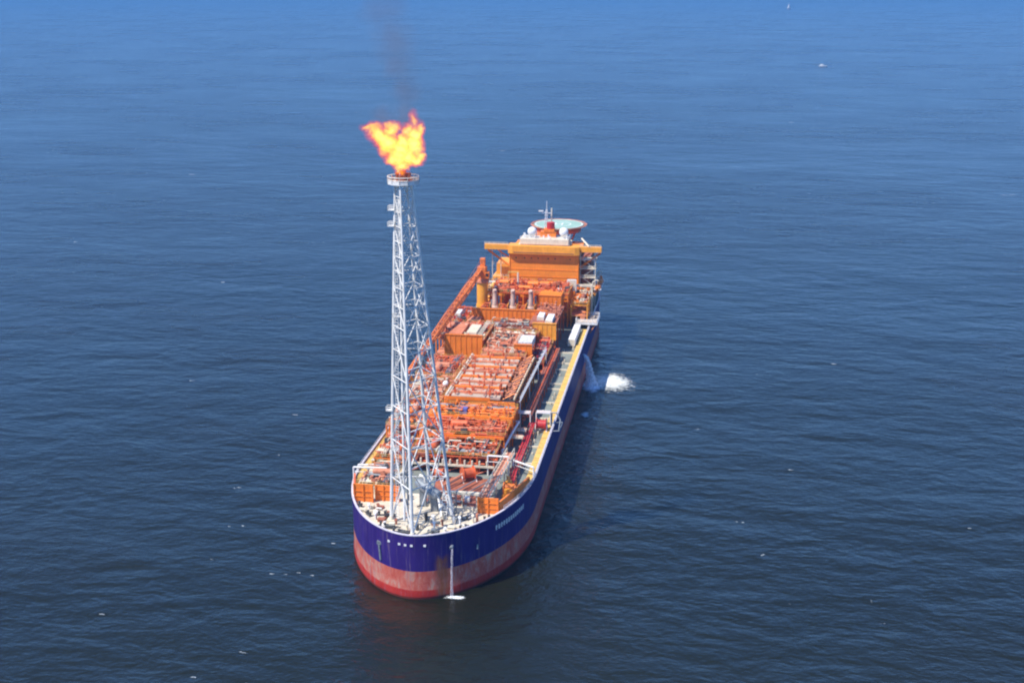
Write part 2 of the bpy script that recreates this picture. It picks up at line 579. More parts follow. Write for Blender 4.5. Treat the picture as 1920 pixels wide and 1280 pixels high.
    # fairleads in the bulwark
    for x in (-8.0, -4.9, -3.2, -1.5, 1.9):
        m = MB()
        y = bow_y(x) - 0.1
        m.box(x - 0.32, x + 0.32, y - 0.1, y + 0.2, 15.2, 15.75)
        m.build('draught_mark', M['white'], ship, 'small white mark near the top of the bow')
    # port bow name: illegible white capitals in the photograph, rendered as small glyph strokes following the hull
    m = MB()
    rn = random.Random(11)
    k = 0
    ph0, ph1 = math.asin((17.9 - CX) / HB), math.asin((23.3 - CX) / HB)
    N = 13
    for i in range(N):
        ph = ph0 + (ph1 - ph0) * (i + 0.5) / N
        cx_ = CX + (HB + 0.16) * math.sin(ph); cy_ = BL - (BL + 0.16) * math.cos(ph)
        tx, ty = HB * math.cos(ph), BL * math.sin(ph)
        L = math.hypot(tx, ty); tx /= L; ty /= L
        w_ = 0.22
        zb = 14.3
        def st(u0, z0, u1, z1):
            m.cyl((cx_ + tx * u0, cy_ + ty * u0, zb + z0), (cx_ + tx * u1, cy_ + ty * u1, zb + z1), 0.13, 4)
        pat = rn.choice([[(-w_, 0, -w_, 1.2), (-w_, 1.2, w_, 1.2), (-w_, .6, w_, .6), (-w_, 0, w_, 0)], [(-w_, 0, -w_, 1.2), (w_, 0, w_, 1.2), (-w_, 1.2, w_, 0)],
                         [(-w_, 0, 0, 1.2), (0, 1.2, w_, 0), (-.15, .5, .15, .5)], [(-w_, 0, -w_, 1.2), (-w_, 1.2, w_, 1.2), (w_, 1.2, w_, .6), (w_, .6, -w_, .6), (-w_, .6, w_, 0)],
                         [(-w_, 0, -w_, 1.2), (w_, 0, w_, 1.2), (-w_, 0, w_, 0), (-w_, 1.2, w_, 1.2)]])
        for q in pat:
            st(*q)
    m.build('bow_name', M['white'], ship, 'row of small white letters high on the port bow')
    # starboard anchor pocket shine + port overboard pipe
    m = MB()
    for (x, z0, z1) in ((-11.2, 9.0, 13.4),):
        y = bow_y(x) - 0.25
        m.cyl((x, y, z1), (x + 0.3, y, z0), 0.34, 8)
        m.box(x - 0.6, x + 0.6, y - 0.2, y + 0.6, z1, z1 + 0.9)
    m.build('anchor', M['steel'], ship)
    m = MB()
    x = 8.3; y = bow_y(x)
    m.cyl((x, y + 0.4, 14.2), (x, y - 0.7, 13.8), 0.5, 10)
    m.cyl((14.2, half(0) + 9.3, 12.6), (14.2, 9.0, 11.4), 0.25, 8)
    m.build('outlet_pipe', M['steel'], ship)
    # bow breakwater bulkheads (orange, ribbed)
    def bulk(x0, x1, y, z1, sl=0):
        m = MB()
        m.box(x0, x1, y, y + 0.35, DZ, z1)
        nr = int((x1 - x0) / 2.2)
        for i in range(nr + 1):
            xx = x0 + (x1 - x0 - 0.3) * i / nr
            m.box(xx, xx + 0.3, y - 0.35, y - 0.003, DZ, z1 + 0.1)
        for zz in (DZ + 1.6, DZ + 3.1):
            m.box(x0, x1, y - 0.22, y - 0.004, zz, zz + 0.2)
        return m.build('breakwater', M['orange'], ship, 'ribbed orange breakwater wall on the bow')
    bulk(-23.2, -17.6, 22.0, 22.2)
    bulk(-17.4, -10.4, 23.4, 21.6)
    bulk(12.4, 18.2, 19.3, 21.6)
    m = MB()
    m.prism([(18.4, 19.6), (24.0, 38.6), (23.4, 38.9), (17.9, 19.8)], DZ, DZ + 3.4)
    m.build('breakwater', M['orange'], ship, 'orange side wall along the port bow edge')
    m = MB()
    m.prism([(-23.4, 22.3), (-26.6, 34.0), (-26.1, 34.2), (-22.9, 22.4)], DZ, DZ + 3.2)
    m.build('breakwater', M['redorange'], ship, 'orange side wall along the starboard bow edge')
    # white goalpost gantries
    def gantry(x0, x1, y0, y1, h, name='mooring_gantry'):
        m = MB()
        a = Vector((x0, y0, DZ)); b = Vector((x1, y1, DZ)); u = Vector((0, 0, h))
        m.cyl(a, a + u, 0.25, 6); m.cyl(b, b + u, 0.25, 6)
        m.cyl(a + u, b + u, 0.28, 6)
        m.cyl(a + u * 0.7, b + u * 0.7, 0.1, 4)
        m.build(name, M['white'], ship, 'white goalpost shaped gantry')
    gantry(17.6, 24.3, 48.5, 44.0, 4.2)
    gantry(-27.0, -17.4, 35.2, 36.0, 4.6)
    gantry(-27.0, -19.0, 40.0, 41.0, 3.4)
    gantry(10.5, 16.6, 46.0, 46.0, 6.2)
    m = MB()
    m.box(3.2, 12.4, 22.2, 23.4, 20.8, 21.5)
    m.cyl((3.8, 22.8, DZ), (3.8, 22.8, 20.8), 0.3, 6); m.cyl((11.6, 22.8, DZ), (11.6, 22.8, 20.8), 0.3, 6); m.cyl((7.4, 22.8, DZ), (7.4, 22.8, 20.8), 0.2, 6)
    m.build('cross_beam', M['cream'], ship, 'cream cross beam behind the flare tower')

ship_details()

# accommodation and bridge
def accommodation():
    a = MB()
    a.box(-13.6, 17.0, 236, 262, DZ, 43.2)
    acc = a.build('accommodation_block', M['accom'], ship, 'flat fronted orange accommodation block')
    m = MB()
    for z in (32.1, 35.3, 38.5, 41.2):
        m.box(-13.7, 17.1, 235.85, 236 - 0.003, z, z + 0.2)
    for x in (-13.6, 16.7):
        m.box(x, x + 0.3, 235.7, 235.88, DZ, 43.0)
    m.build('deck_line', M['accom'], acc)
    rn = random.Random(5)
    for z in (40.2,):
        for x in (-10.8, -7.0, -4.0, -1.0, 3.4, 6.4, 9.4, 13.0):
            if rn.random() < 0.25: continue
            m = MB()
            m.box(x, x + 0.45, 235.9, 236.15, z, z + 0.5)
            m.build('window', M['glass'], acc)
    # side houses and stair towers
    m = MB()
    m.box(-22.0, -14.2, 240, 258, DZ, 30.5)
    m.box(-20.5, -14.1, 243, 256, 30.5, 36.0)
    m.build('side_house', M['yelloworange'], ship, 'stepped yellow orange house under the starboard bridge wing')
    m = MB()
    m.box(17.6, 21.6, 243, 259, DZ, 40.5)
    sh = m.build('side_house', M['brown'], ship, 'recessed side house under the port bridge wing, painted dark for shade')  # brown paint stands in for the shade of the openings here
    m = MB()
    for z in (24, 28, 32, 36, 40):
        m.box(17.3, 24.5, 237.5, 242.6, z, z + 0.25)
        m.rail([(17.4, 237.6, z + .25), (24.3, 237.6, z + .25), (24.3, 242.4, z + .25)], 1.1, 2.3, 0.08)
    for x in (17.6, 24.2):
        m.cyl((x, 237.7, DZ), (x, 237.7, 43), 0.18, 6)
    for i, z in enumerate((20, 24, 28, 32, 36)):
        xa, xb = (18.4, 23.4) if i % 2 else (23.4, 18.4)
        m.bar((xa, 238.6, z + .25), (xb, 238.6, z + 4), 0.35)
    m.build('stair_tower', M['cream'], ship, 'cream outside stairs on the port side')
    m = MB()
    for z in (26, 30.6, 36.1):
        m.rail([(-21.8, 239.8, z), (-14.4, 239.8, z)], 1.1, 2.2, 0.07)
    for x in (-21.6, -17.8):
        m.cyl((x, 238.6, DZ), (x, 238.6, 43), 0.2, 6)
    m.build('side_rail', M['cream'], ship)
    # bridge with long wings
    b = MB()
    b.box(-24.6, -14.003, 235.6, 238.2, 43.9, 46.0); b.box(17.403, 26.8, 235.6, 238.2, 43.9, 46.0); b.prism([(-14.0, 234.6), (-12, 234.0), (15.4, 234.0), (17.4, 234.6), (17.4, 240.5), (-14, 240.5)], 42.6, 46.1)
    br = b.build('bridge', M['yelloworange'], ship, 'yellow orange navigation bridge with long open wings')
    m = MB()
    m.box(-11.5, 15.0, 233.9, 234.1, 43.1, 43.45)
    m.build('window_band', M['brown'], br, 'thin brown window band')  # narrow brown strip low on the bridge front
    for x0, x1 in ((-24.6, -14.2), (17.6, 26.6)):
        m = MB()
        m.rail([(x0, 235.8, 46), (x1, 235.8, 46), ] if x0 > 0 else [(x0, 235.8, 46), (x1, 235.8, 46)], 1.1, 2.0, 0.07)
        m.build('wing_rail', M['cream'], br)
    for sx in (-1, 1):
        m = MB()
        if sx < 0:
            m.bar((-23.6, 238, 43.2), (-14.0, 238, 36.5), 0.6); m.bar((-19, 238, 43.2), (-14, 238, 40.0), 0.4)
        else:
            m.bar((26.2, 238, 43.2), (17.4, 238, 36.5), 0.6); m.bar((22, 238, 43.2), (17.4, 238, 40.0), 0.4)
        m.build('wing_bracket', M['orange'], br)
    m = MB()
    m.box(-9.6, 12.8, 236.8, 248, 43.2, 46.6)
    m.box(-9.0, 12.3, 236.2, 245, 46.6, 48.8)
    wh = m.build('wheelhouse_roof', M['cream'], ship, 'cream wheelhouse roof slab')
    m = MB()
    m.rail([(-8.9, 236.6, 48.8), (12.2, 236.6, 48.8), (12.2, 244.8, 48.8)], 1.1, 1.8, 0.07)
    rn2 = random.Random(9)
    valves(m, rn2, -8, 11.5, 237, 244, 48.8, 16)
    m.build('roof_rail', M['white'], wh)
    for x, y in ((-4.1, 240), (9.8, 240.5)):
        m = MB()
        m.cyl((x, y, 48.8), (x, y, 49.8), 0.8, 10)
        m.ball((x, y, 51.5), 2.05)
        m.build('radome', M['white'], ship, 'white ball shaped radome on the bridge roof')
    m = MB()
    m.box(-0.6, 6.2, 240.6, 244.6, 48.8, 51.4); m.box(1.0, 5.6, 240.3, 244.4, 51.4, 52.6)
    fn = m.build('mast_house', M['orange'], ship)
    m = MB()
    m.cyl((3.8, 242.2, 52.6), (3.8, 242.2, 55.4), 1.8, 12)
    m.build('exhaust_casing', M['red'], fn, 'dark red casing at the mast foot')
    m = MB()
    z0 = 51.2
    for dx, dy in ((-.6, -.6), (.6, -.6), (.6, .6), (-.6, .6)):
        m.cyl((1.2 + dx, 244.6 + dy, 48.8), (1.6 + dx * .35, 245 + dy * .35, 60.5), 0.14, 4)
    for k in range(6):
        z = 52 + k * 1.5
        m.box(0.7, 2.3, 244.1, 244.25, z, z + 0.15)
    m.cyl((1.6, 245, 60), (1.6, 245, 64.2), 0.12, 5)
    m.box(-0.6, 3.8, 244.8, 245.1, 58.8, 59.05)
    mast = m.build('radar_mast', M['white'], ship)
    m = MB()
    m.box(-1.9, 0.2, 244.4, 244.8, 59.6, 60.1)
    m.build('radar_scanner', M['white'], mast)
    m = MB()
    m.cyl((3.7, 246, 52), (3.7, 246, 61), 0.32, 8)
    m.build('radar_post', M['cream'], mast)
    # helideck
    hc = (4.8, 264.0, 50.6); n = 8
    rr = 11.4
    oc = [(hc[0] + rr * math.cos(math.pi / n + 2 * math.pi * k / n) / math.cos(math.pi / n) * 0.98, hc[1] + rr * math.sin(math.pi / n + 2 * math.pi * k / n) / math.cos(math.pi / n) * 0.98) for k in range(n)]
    oc = [(hc[0] + rr * math.cos(2 * math.pi * (k + .5) / 16), hc[1] + rr * math.sin(2 * math.pi * (k + .5) / 16)) for k in range(16)]
    m = MB(); m.prism(oc, 50.0, 50.6)
    hd = m.build('helideck', M['mint'], ship, 'round mint green helideck')
    m = MB()
    for ra, rb, z in ((10.5, 10.9, 50.604), (5.2, 5.6, 50.604)):
        vs = []; fs = []
        for k in range(32):
            t = 2 * math.pi * k / 32
            vs += [(hc[0] + ra * math.cos(t), hc[1] + ra * math.sin(t), z), (hc[0] + rb * math.cos(t), hc[1] + rb * math.sin(t), z)]
        for k in range(32):
            a = 2 * k; b_ = 2 * ((k + 1) % 32)
            fs.append((a, a + 1, b_ + 1, b_))
        m.add(vs, fs)
    for x0, x1, y0, y1 in ((-1.9, -1.2, -2.4, 2.4), (1.2, 1.9, -2.4, 2.4), (-1.2, 1.2, -0.35, 0.35)):
        m.add([(hc[0] + x0, hc[1] + y0, 50.604), (hc[0] + x1, hc[1] + y0, 50.604), (hc[0] + x1, hc[1] + y1, 50.604), (hc[0] + x0, hc[1] + y1, 50.604)], [(0, 1, 2, 3)])
    m.build('deck_marking', M['white'], hd)
    m = MB()
    for k in range(16):
        t0 = 2 * math.pi * (k + .5) / 16; t1 = 2 * math.pi * (k + 1.5) / 16
        a0 = Vector((hc[0] + (rr + .05) * math.cos(t0), hc[1] + (rr + .05) * math.sin(t0), 50.2)); a1 = Vector((hc[0] + (rr + .05) * math.cos(t1), hc[1] + (rr + .05) * math.sin(t1), 50.2))
        b0 = Vector((hc[0] + (rr + 1.5) * math.cos(t0), hc[1] + (rr + 1.5) * math.sin(t0), 50.5)); b1 = Vector((hc[0] + (rr + 1.5) * math.cos(t1), hc[1] + (rr + 1.5) * math.sin(t1), 50.5))
        m.cyl(b0, b1, 0.12, 4); m.cyl(a0, b0, 0.1, 4)
        for q in (0.25, 0.5, 0.75):
            m.cyl(a0.lerp(a1, q), b0.lerp(b1, q), 0.06, 4)
            m.cyl(a0.lerp(b0, q), a1.lerp(b1, q), 0.06, 4)
    m.build('safety_net', M['salmon'], hd)
    m = MB()
    for k in range(8):
        t = 2 * math.pi * (k + .5) / 8
        m.bar((hc[0] + 9.6 * math.cos(t), hc[1] + 9.6 * math.sin(t), 50.0), (hc[0] + 6.5 * math.cos(t), hc[1] + 6.5 * math.sin(t) , 43.2), 0.5)
        t2 = 2 * math.pi * (k + 1.5) / 8
        m.bar((hc[0] + 9.4 * math.cos(t), hc[1] + 9.4 * math.sin(t), 49.6), (hc[0] + 9.4 * math.cos(t2), hc[1] + 9.4 * math.sin(t2), 49.6), 0.5)
    m.prism([(hc[0] + 10.2 * math.cos(2 * math.pi * k / 16), hc[1] + 10.2 * math.sin(2 * math.pi * k / 16)) for k in range(16)], 47.6, 49.3)
    m.build('helideck_support', M['redorange'], hd)
    m = MB()
    m.cyl((17.5, 243, 48.4), (21.5, 236, 46.2), 0.4, 8)
    m.build('antenna_boom', M['cream'], ship)
    m = MB()
    m.box(-8, 10, 268, 286, DZ, 30); m.box(-16, 14, 262.2, 284, DZ, 24)
    m.build('stern_house', M['orange'], ship)
    m = MB()
    m.box(-9, -4, 270, 278, 30, 44)
    m.build('funnel', M['orange'], ship)
accommodation()

# ------------------------------------------------------------------ flare tower
def flare_tower():
    t = thing('flare_tower', 'tall slender white lattice flare tower standing on the bow deck', 'flare tower', (-1.5, 12, DZ))
    ox, oy = -1.5, 12
    base = [(-9.5, 10.5), (-1.5, 1.2), (6.6, 13.5), (-1.5, 23.0)]
    top = [(-6.9, 13.9), (-4.8, 10.9), (-2.7, 14.0), (-4.6, 16.8)]
    H = 90.6; Z0 = 0.6
    def P(k, f):
        b = base[k]; q = top[k]
        return Vector((b[0] + (q[0] - b[0]) * f - ox, b[1] + (q[1] - b[1]) * f - oy, Z0 + (H - Z0) * f))
    for k in range(4):
        m = MB()
        m.cyl(P(k, 0), P(k, 0.5), 0.47, 10, 0.38); m.cyl(P(k, 0.5), P(k, 1), 0.38, 10, 0.28)
        lg = m.build('leg', M['tower'], t)
        m = MB()
        p = P(k, 0)
        m.box(p.x - 1.1, p.x + 1.1, p.y - 1.1, p.y + 1.1, 0.0, 0.7)
        m.cyl((p.x, p.y, 0.7), (p.x, p.y, 1.6), 0.75, 8, 0.5)
        m.build('foot', M['cream'], lg)
    # bays grow towards the base
    fs = [0.0]
    h = 0.135
    while fs[-1] < 1.0 - 0.02:
        fs.append(min(1.0, fs[-1] + h)); h = max(0.042, h * 0.875)
    fs[-1] = 1.0
    for i in range(len(fs) - 1):
        m = MB()
        f0, f1 = fs[i], fs[i + 1]
        r = 0.185 * (1 - 0.4 * f0)
        for k in range(4):
            j = (k + 1) % 4
            m.cyl(P(k, f1), P(j, f1), r, 5)
            fm = (f0 + f1) / 2
            mid = (P(k, f1) + P(j, f1)) / 2 if i % 2 == 0 else (P(k, f0) + P(j, f0)) / 2
            if i < 3 or True:
                if i % 2 == 0:
                    m.cyl(P(k, f0), mid, r * 1.05, 5); m.cyl(P(j, f0), mid, r * 1.05, 5)
                else:
                    m.cyl(P(k, f1), mid, r * 1.05, 5); m.cyl(P(j, f1), mid, r * 1.05, 5)
        m.cyl(P(0, f1), P(2, f1), r * 0.8, 5)
        m.build('lattice_bay', M['tower'], t)
    # riser pipes and ladder inside the left pair of legs
    for (w0, w1, rr, nm, mt) in ((0.50, 0.5, 0.34, 'riser_pipe', 'tower'), (0.68, 0.68, 0.22, 'riser_pipe', 'steel')):
        m = MB()
        a = P(0, 0.02).lerp(P(1, 0.02), w0); b = P(0, 1).lerp(P(1, 1), w1)
        a += Vector((0.6, 0.8, 0)); b += Vector((0.3, 0.5, 0))
        m.cyl(a, b, rr, 8)
        m.build(nm, M[mt], t)
    m = MB()
    a = P(0, 0.02).lerp(P(1, 0.02), 0.3); b = P(0, 1).lerp(P(1, 1), 0.25)
    s = Vector((0.45, -0.3, 0))
    m.cyl(a - s, b - s, 0.07, 4); m.cyl(a + s, b + s, 0.07, 4)
    N = 110
    for i in range(N):
        p = a.lerp(b, i / N)
        m.cyl(p - s, p + s, 0.05, 4)
    m.build('ladder', M['tower'], t)
    # small rest platforms
    for f, k, sx in ((0.34, 0, -1), (0.925, 0, -1), (0.88, 0, -1), (0.62, 0, 1), (0.22, 0, 1)):
        p = P(k, f)
        m = MB()
        m.box(p.x - (1.6 if sx < 0 else 0), p.x + (0.2 if sx < 0 else 1.8), p.y - 0.8, p.y + 0.9, p.z, p.z + 0.12)
        x0 = p.x - 1.6 if sx < 0 else p.x
        m.rail([(x0, p.y - .8, p.z), (x0 + 1.8, p.y - .8, p.z), (x0 + 1.8, p.y + .9, p.z), (x0, p.y + .9, p.z)], 1.1, 1, 0.06, True)
        m.build('rest_platform', M['tower'], t)
    # head platform
    c = (P(0, 1) + P(1, 1) + P(2, 1) + P(3, 1)) / 4
    m = MB()
    rr = 4.0
    ring = [(c.x + rr * math.cos(2 * math.pi * k / 12), c.y + rr * math.sin(2 * math.pi * k / 12)) for k in range(12)]
    m.prism(ring, H, H + 0.35)
    m.prism([(c.x + 2.4 * math.cos(2 * math.pi * k / 12), c.y + 2.4 * math.sin(2 * math.pi * k / 12)) for k in range(12)], H - 0.5, H - 0.01)
    hp = m.build('head_platform', M['tower'], t)
    m = MB()
    m.rail([(x, y, H + .35) for x, y in ring], 1.5, 1.2, 0.1, True)
    for k in range(12):
        a = ring[k]; b = ring[(k + 1) % 12]
        m.add([(a[0], a[1], H + .35), (b[0], b[1], H + .35), (b[0], b[1], H + .95), (a[0], a[1], H + .95)], [(0, 1, 2, 3)])
    m.build('rail', M['tower'], hp)
    m = MB()
    for dx, dy, hh, r in ((0, 0, 2.8, 0.55), (1.5, 0.3, 2.3, 0.35), (-1.6, 0.2, 2.3, 0.35), (0.4, 1.6, 2.1, 0.3), (-0.3, -1.5, 1.9, 0.3), (2.4, -1, 1.5, 0.22), (-2.5, -1.0, 1.5, 0.22)):
        m.cyl((c.x + dx, c.y + dy, H + .35), (c.x + dx, c.y + dy, H + .35 + hh), r, 8, r * 1.35)
    m.build('burner_tip', M['brown'], t, 'heat darkened burner tips on the head platform')
    return c
fl_c = flare_tower()

# knock out drum & stairs in the tower base
def drum():
    t = thing('knock_out_drum', 'fat grey horizontal drum lying between the feet of the flare tower', 'drum', (-1.0, 20.5, DZ))
    m = MB(); m.vessel((-3.6, 2.2, 6.4), (2.6, -2.4, 5.0), 1.5)
    m.build('shell', M['steel'], t)
    m = MB()
    for k in (0.2, 0.8):
        p = Vector((-3.6, 2.2, 6.4)).lerp(Vector((2.6, -2.4, 5.0)), k)
        m.box(p.x - .9, p.x + .9, p.y - .5, p.y + .5, 0, p.z - 1.0)
    m.build('saddle', M['steel'], t)
    m = MB()
    m.cyl((-1.6, .8, 7.2), (-1.6, .8, 9.0), 0.35, 8); m.cyl((-1.6, .8, 8.6), (-3.4, 2.6, 8.6), 0.3, 8); m.cyl((2.8, -2.6, 5), (4.6, -7.0, 1.0), 0.35, 8)
    m.build('nozzle', M['tower'], t)
    t = thing('access_stair', 'grey barred stair panel beside the right leg of the flare tower', 'stair', (4.2, 18.6, DZ))
    m = MB()
    for k in range(9):
        m.cyl((-2.6 + k * 0.62, 0, 1.5), (-2.6 + k * 0.62, 0.4, 6.2), 0.1, 4)
    for z in (1.5, 2.6, 3.7, 4.8, 6.2):
        m.cyl((-2.7, 0, z), (2.6, 0, z), 0.1, 4)
    for x in (-2.6, 2.4):
        m.cyl((x, 0, 0), (x, 0, 6.2), 0.16, 6)
    m.build('barred_panel', M['steel'], t)
    m = MB()
    for k in range(10):
        m.box(-1.0, 0.6, -0.4 - 0.5 * k, -0.1 - 0.5 * k, 6.0 - 0.6 * k, 6.1 - 0.6 * k)
    m.bar((-1.0, 0, 6.4), (-1.0, -5.2, 0.3), 0.18); m.bar((0.6, 0, 6.4), (0.6, -5.2, 0.3), 0.18)
    m.build('stair_flight', M['tower'], t)
drum()

# ------------------------------------------------------------------ flame and smoke (volumes inside closed shells)
def lobes_to_mesh(name, lobes, grow, voxel, mat):
    m = MB()
    for (x, y, z, rx, ry, rz) in lobes:
        m.ball((x, y, z), 1.0, 18, 12, (rx * grow, ry * grow, rz * grow))
    o = m.build(name + '_tmp', mat)
    md = o.modifiers.new('r', 'REMESH'); md.mode = 'VOXEL'; md.voxel_size = voxel
    dg = bpy.context.evaluated_depsgraph_get()
    me = bpy.data.meshes.new_from_object(o.evaluated_get(dg))
    me.name = name
    old = o.data
    bpy.data.objects.remove(o); bpy.data.meshes.remove(old)
    me.materials.clear(); me.materials.append(mat)
    n = bpy.data.objects.new(name, me)
    C.objects.link(n)
    return n

def lobe_field(t, vec, lobes):
    prev = None
    for (x, y, z, rx, ry, rz) in lobes:
        d = t.vmath('DIVIDE', t.vmath('SUBTRACT', vec, (x, y, z)).outputs[0], (rx, ry, rz)).outputs[0]
        ln = t.vmath('LENGTH', d).outputs['Value']
        f = t.math('SUBTRACT', 1.0, ln)
        if prev is None:
            prev = f
        else:
            nd = t.n('ShaderNodeMath', operation='SMOOTH_MAX')
            t.l(prev, nd.inputs[0]); t.l(f, nd.inputs[1]); nd.inputs[2].default_value = 0.25
            prev = nd.outputs[0]
    return prev

FL = [(-4.9, 13, 111.8, 2.0, 1.8, 1.8), (-6.0, 13, 114.2, 3.0, 2.2, 2.4), (-3.3, 13, 114.4, 3.2, 2.2, 2.4), (-8.0, 13, 117.2, 3.2, 2.2, 2.9),
      (-1.6, 13, 117.4, 2.7, 2.2, 2.9), (-4.8, 13, 116.2, 2.8, 2.2, 2.2), (-10.8, 13, 119.6, 2.9, 1.8, 2.0), (-13.4, 13, 121.4, 1.9, 1.3, 1.1),
      (-1.2, 13, 120.2, 1.9, 1.8, 3.0), (-1.6, 13, 123.4, 1.3, 1.3, 2.7), (-7.6, 13, 120.6, 2.2, 1.8, 1.6), (0.2, 13, 121.6, 1.1, 1.2, 2.2), (-0.2, 13, 114.6, 1.6, 1.4, 1.0), (-9.6, 13, 118.6, 3.0, 2.0, 2.4), (-11.5, 13, 121.6, 3.2, 1.4, 1.3), (-6.8, 13, 121.6, 2.4, 1.6, 1.5), (-7.2, 13, 113.6, 2.3, 1.7, 1.6), (-1.2, 13, 113.4, 2.4, 1.7, 1.5), (-4.6, 13, 118.0, 2.6, 1.8, 2.0), (-3.0, 13, 120.6, 1.8, 1.5, 2.2)]
def flame():
    t = NT('burning_gas')
    v = t.coords()
    wn = t.noise(v, 0.38, 3, 0.6)
    wp = t.vmath('MULTIPLY', t.vmath('SUBTRACT', wn.outputs['Color'], (0.5, 0.5, 0.5)).outputs[0], (4.0, 2.4, 4.0)).outputs[0]
    vv = t.vmath('ADD', v, wp).outputs[0]
    f = lobe_field(t, vv, FL)
    n2 = t.noise(v, 0.75, 5, 0.7, 0.8)
    f = t.math('ADD', f, t.math('MULTIPLY', t.math('SUBTRACT', n2.outputs[0], 0.36), 1.15))
    # height cools the flame: higher = redder
    sep = t.n('ShaderNodeSeparateXYZ'); t.l(v, sep.inputs[0])
    hz = t.math('MULTIPLY', t.math('SUBTRACT', sep.outputs[2], 119.0), 0.07)
    lf = t.math('MULTIPLY', t.math('SUBTRACT', -9.0, sep.outputs[0]), 0.06)
    heat = t.math('SUBTRACT', f, t.math('MAXIMUM', t.math('MAXIMUM', hz, lf), 0.0))
    col = t.ramp(heat, [(0.0, (1.0, 0.03, 0.008)), (0.18, (1.0, 0.08, 0.010)), (0.32, (1.0, 0.27, 0.010)), (0.50, (1.0, 0.60, 0.02)), (0.95, (1.0, 0.85, 0.22))])
    st = t.ramp(heat, [(0.0, g(0.14)), (0.12, g(0.3)), (0.25, g(0.5)), (0.5, g(0.8)), (1.0, g(1.15))])
    cut = t.math('MULTIPLY', t.math('ADD', f, 0.12), 3.0, True)
    em = t.n('ShaderNodeEmission')
    t.l(col, em.inputs[0])
    t.l(t.math('MULTIPLY', t.math('MULTIPLY', st, cut), 0.62), em.inputs[1])
    ab = t.n('ShaderNodeVolumeAbsorption')
    ab.inputs[0].default_value = (0.1, 0.08, 0.05, 1)
    t.l(t.math('MULTIPLY', t.math('MULTIPLY_ADD' if False else 'ADD', t.math('MULTIPLY', st, 0.34), 0.08), cut), ab.inputs['Density'])
    ad = t.n('ShaderNodeAddShader')
    t.l(em.outputs[0], ad.inputs[0]); t.l(ab.outputs[0], ad.inputs[1])
    t.l(ad.outputs[0], t.out.inputs['Volume'])
    o = lobes_to_mesh('flame', FL, 1.25, 0.5, t.m)
    tag(o, 'bright yellow gas flame with ragged orange edges burning above the tower', 'flame')
flame()

SM = [(-3.4, 13, 125.5, 3.6, 2.8, 4.5), (-3.2, 13, 131, 4.4, 3.4, 5), (-5.2, 13, 137, 5.2, 4, 5.5), (-5.6, 13, 143, 6.4, 5, 6), (-8.0, 13, 150, 7.0, 5, 6.5), (-7.4, 13, 158, 7.6, 6, 8), (-8.5, 13, 168, 8.0, 6, 9), (-8.6, 13, 124.0, 4.6, 2.4, 3.2)]
def smoke():
    t = NT('thin_brown_smoke')
    v = t.coords()
    wn = t.noise(v, 0.16, 3, 0.6)
    wp = t.vmath('MULTIPLY', t.vmath('SUBTRACT', wn.outputs['Color'], (0.5, 0.5, 0.5)).outputs[0], (8, 5, 6)).outputs[0]
    f = lobe_field(t, t.vmath('ADD', v, wp).outputs[0], SM)
    n2 = t.noise(v, 0.3, 4, 0.6)
    f = t.math('ADD', f, t.math('MULTIPLY', t.math('SUBTRACT', n2.outputs[0], 0.5), 0.9))
    sep = t.n('ShaderNodeSeparateXYZ'); t.l(v, sep.inputs[0])
    fade = t.math('SUBTRACT', 1.0, t.math('MULTIPLY', t.math('SUBTRACT', sep.outputs[2], 122.0), 0.019), True)
    d = t.math('MULTIPLY', t.math('MULTIPLY', t.math('MULTIPLY', f, 1.4, True), fade), 0.085)
    p = t.n('ShaderNodeVolumePrincipled')
    p.inputs['Color'].default_value = (0.33, 0.25, 0.24, 1)
    t.l(d, p.inputs['Density'])
    t.l(p.outputs[0], t.out.inputs['Volume'])
    o = lobes_to_mesh('smoke_plume', SM, 1.2, 0.9, t.m)
    tag(o, 'faint brown smoke plume drifting up from the flame', 'smoke')
smoke()

